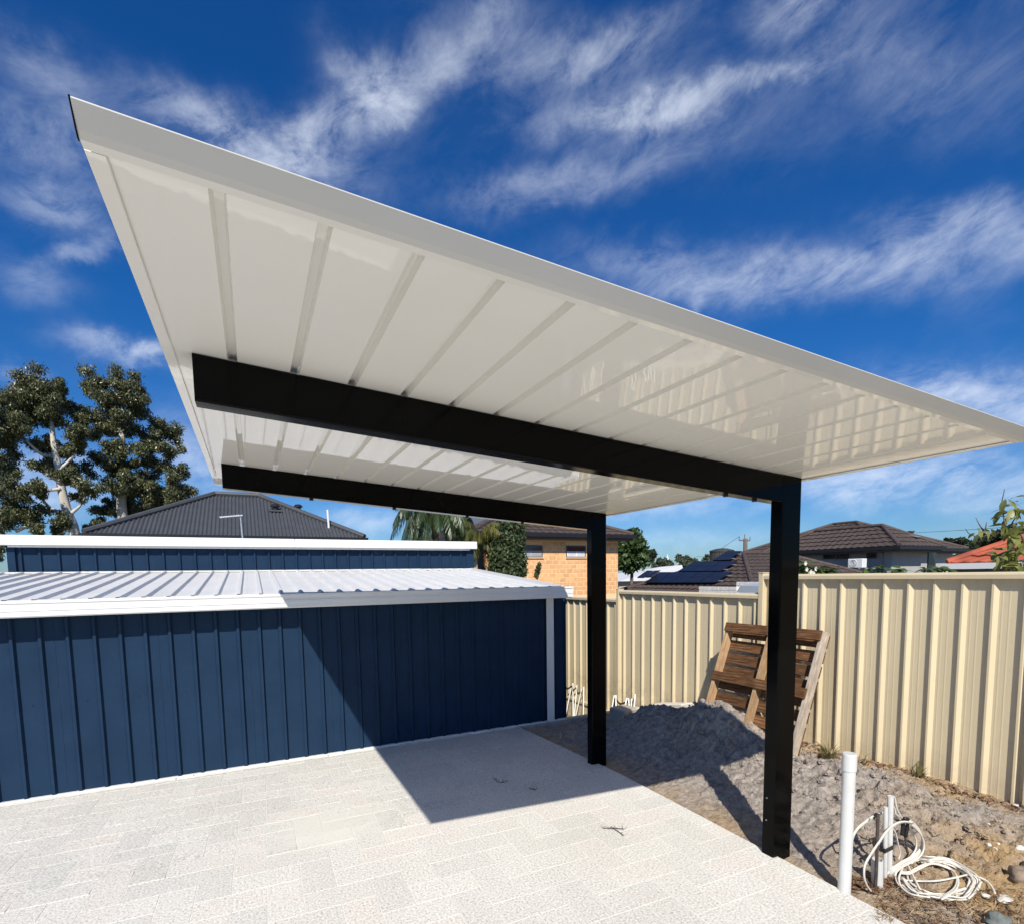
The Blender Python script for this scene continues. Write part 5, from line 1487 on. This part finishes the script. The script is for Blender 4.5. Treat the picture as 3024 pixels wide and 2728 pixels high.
    T = thing('pale_roof_house', ((bx0.x + bx1.x) / 2, bx0.y, GZ), 'distant house with pale metal roof behind the brown tiles', 'house')
    rid0, rid1 = far(*e(500, 580), D + 3), far(*e(720, 560), D + 3)
    mb = MB(); e0, e1 = Vector((bx0.x, bx0.y, zb)), Vector((bx1.x, bx1.y, zb))
    back = Vector((0, 6, 0))
    mb.add([e0, e1, rid1, rid0, e0 + back, e1 + back], [(0, 1, 2, 3), (5, 4, 3, 2), (4, 0, 3), (1, 5, 2)]); mb.build('roof', 'white_metal', T)
    MB().add([e0 + Vector((.2, .3, 0)), e1 + Vector((-.2, .3, 0)), e1 + back + Vector((-.2, -.3, 0)), e0 + back + Vector((.2, -.3, 0))] + [Vector((v.x, v.y, GZ)) for v in (e0 + Vector((.2, .3, 0)), e1 + Vector((-.2, .3, 0)), e1 + back + Vector((-.2, -.3, 0)), e0 + back + Vector((.2, -.3, 0)))], [(0, 1, 5, 4), (1, 2, 6, 5), (2, 3, 7, 6), (3, 0, 4, 7)]).build('wall', 'render_grey', T)
    n2 = (e1 - e0).cross(rid0 - e0).normalized(); n2 = n2 if n2.z > 0 else -n2
    for q in (((275, 695), (345, 695), (430, 630), (370, 630)), ((355, 692), (420, 690), (505, 628), (440, 630))):
        pp = [onplane(*e(*v), e0, n2) for v in q]
        MB().hexa([v + n2 * .06 for v in pp] + [v + n2 * .1 for v in pp]).build('solar_panel', 'solar_glass', T)
    # --- white brick parapet wall beyond the fence, with a pale sheet roof
    X = 9.2
    def pw(x, y): return onx(*e(x, y), X)
    T = thing('parapet_wall', (X, pw(1200, 800).y, GZ), 'white painted brick parapet stepping up behind the fence', 'wall')
    for (xa, xb, yt) in ((885, 1262, 775), (1237, 1560, 727)):
        y0, y1 = sorted((pw(xa, yt).y, pw(xb, yt).y)); zt = pw((xa + xb) / 2, yt).z
        off = .0 if yt == 775 else .06
        z = zt; rowi = 0
        MB().box(X + off + .012, X + off + .2, y0, y1, GZ, zt - .012).build('core', 'white_block', T)
        while z > zt - .45:
            y = y0 - (.12 if rowi % 2 else 0)
            while y < y1:
                ya_, yb_ = max(y, y0), min(y + .24, y1)
                if yb_ - ya_ > .03: MB().cbox(X + off, X + off + .0115, ya_ + .005, yb_ - .005, z - .081, z - .004, .003).build('brick', 'white_block', T)
                y += .24
            z -= .086; rowi += 1
    q = [onx(*e(x, y), 8.6) for x, y in ((1255, 835), (1550, 835), (1550, 772), (1300, 765))]
    o = MB().hexa([v for v in q] + [v + Vector((.8, 0, .06)) for v in q]).build('sheet_roof', 'translucent_roof', origin=tuple(q[0])); tag(o, 'pale grey patio roof sheet before the white brick parapet', 'roof sheet')
    # dark ribbed tank behind the solar roof
    c = far(*e(1115, 470), 30.0); R = 112 / 3.3633 / F * 30; ht = 90 / 3.3633 / F * 30
    T = thing('water_tank', (c.x, c.y, GZ), 'dark ribbed water tank behind the solar panel roof', 'tank')
    n = 64; mb = MB(); ring = lambda z, k=0: [(c.x + R * (1 + .02 * math.cos(i * math.pi)) * math.cos(2 * math.pi * i / n), c.y + R * (1 + .02 * math.cos(i * math.pi)) * math.sin(2 * math.pi * i / n), z) for i in range(n)]
    mb.loft(ring(GZ), ring(c.z + ht / 2)); mb.build('tank_wall', 'tank_dark', T)
    MB().lathe((c.x, c.y, c.z + ht / 2), [(R * 1.04, -.05), (R * 1.04, .04), (R * .5, .14), (R * .1, .17)], 40).build('tank_lid', 'tank_dark', T)
    # power pole and wires
    b = far(*e(1350, 390), 60.0); t = far(*e(1350, 300), 60.0)
    T = thing('power_pole', (b.x, b.y, GZ), 'timber power pole with crossarm behind the brown roof', 'power pole')
    MB().tube([(b.x, b.y, GZ), (t.x, t.y, t.z)], .22, 8).build('pole', 'timber_pole', T)
    l, r_ = far(*e(1288, 316), 60.0), far(*e(1395, 318), 60.0)
    MB().tube([l, r_], .08, 6).build('crossarm', 'timber_pole', T)
    for q, h in ((l, 40), (r_, 38), ((l + r_) / 2, 60)): MB().tube([q, q + Vector((0, 0, h / 3.3633 / F * 60))], .05, 6).build('insulator', 'timber_pole', T)
    w0 = far(*r(1100, 480), 60.0); w1 = far(*r(1560, 455), 50.0); w2 = far(*r(2100, 415), 42.0)
    sp = spline([w0, w1, w2, far(*r(2600, 380), 36)], 8)
    o = MB().tube(sp, .018, 5).build('power_line', 'wire_dark', origin=tuple(sp[0])); tag(o, 'thin power line crossing the sky right of the grey house', 'wire')
    wl = spline([far(*e(860, 480), 70), far(*e(1000, 462), 66), l + Vector((0, 0, .4))], 8)
    o = MB().tube(wl, .02, 5).build('power_line', 'wire_dark', origin=tuple(wl[0])); tag(o, 'thin power line running to the power pole crossarm', 'wire')
    # far white tower
    c = far(*e(575, 540), 300.0); k = 300 / F / 3.3633
    T = MB().lathe((c.x, c.y, c.z), [(8 * k, -40 * k), (8 * k, 30 * k), (14 * k, 34 * k), (14 * k, 50 * k), (6 * k, 54 * k), (5 * k, 75 * k), (1 * k, 82 * k)], 12).build('far_tower', 'white_far', origin=(c.x, c.y, GZ))
    for v in T.data.vertices:
        if v.co.z < c.z - GZ - 35 * k: v.co.z = 0
    tag(T, 'tiny white tower on the far horizon', 'tower')


build_ground()
build_paving()
build_soil()
build_carport()
build_shed()
build_fence()
build_pallet()
build_services()
build_small()
build_houses()
build_gums()
build_cypress()
build_palms()
build_trees_far()
build_leafy_branch()
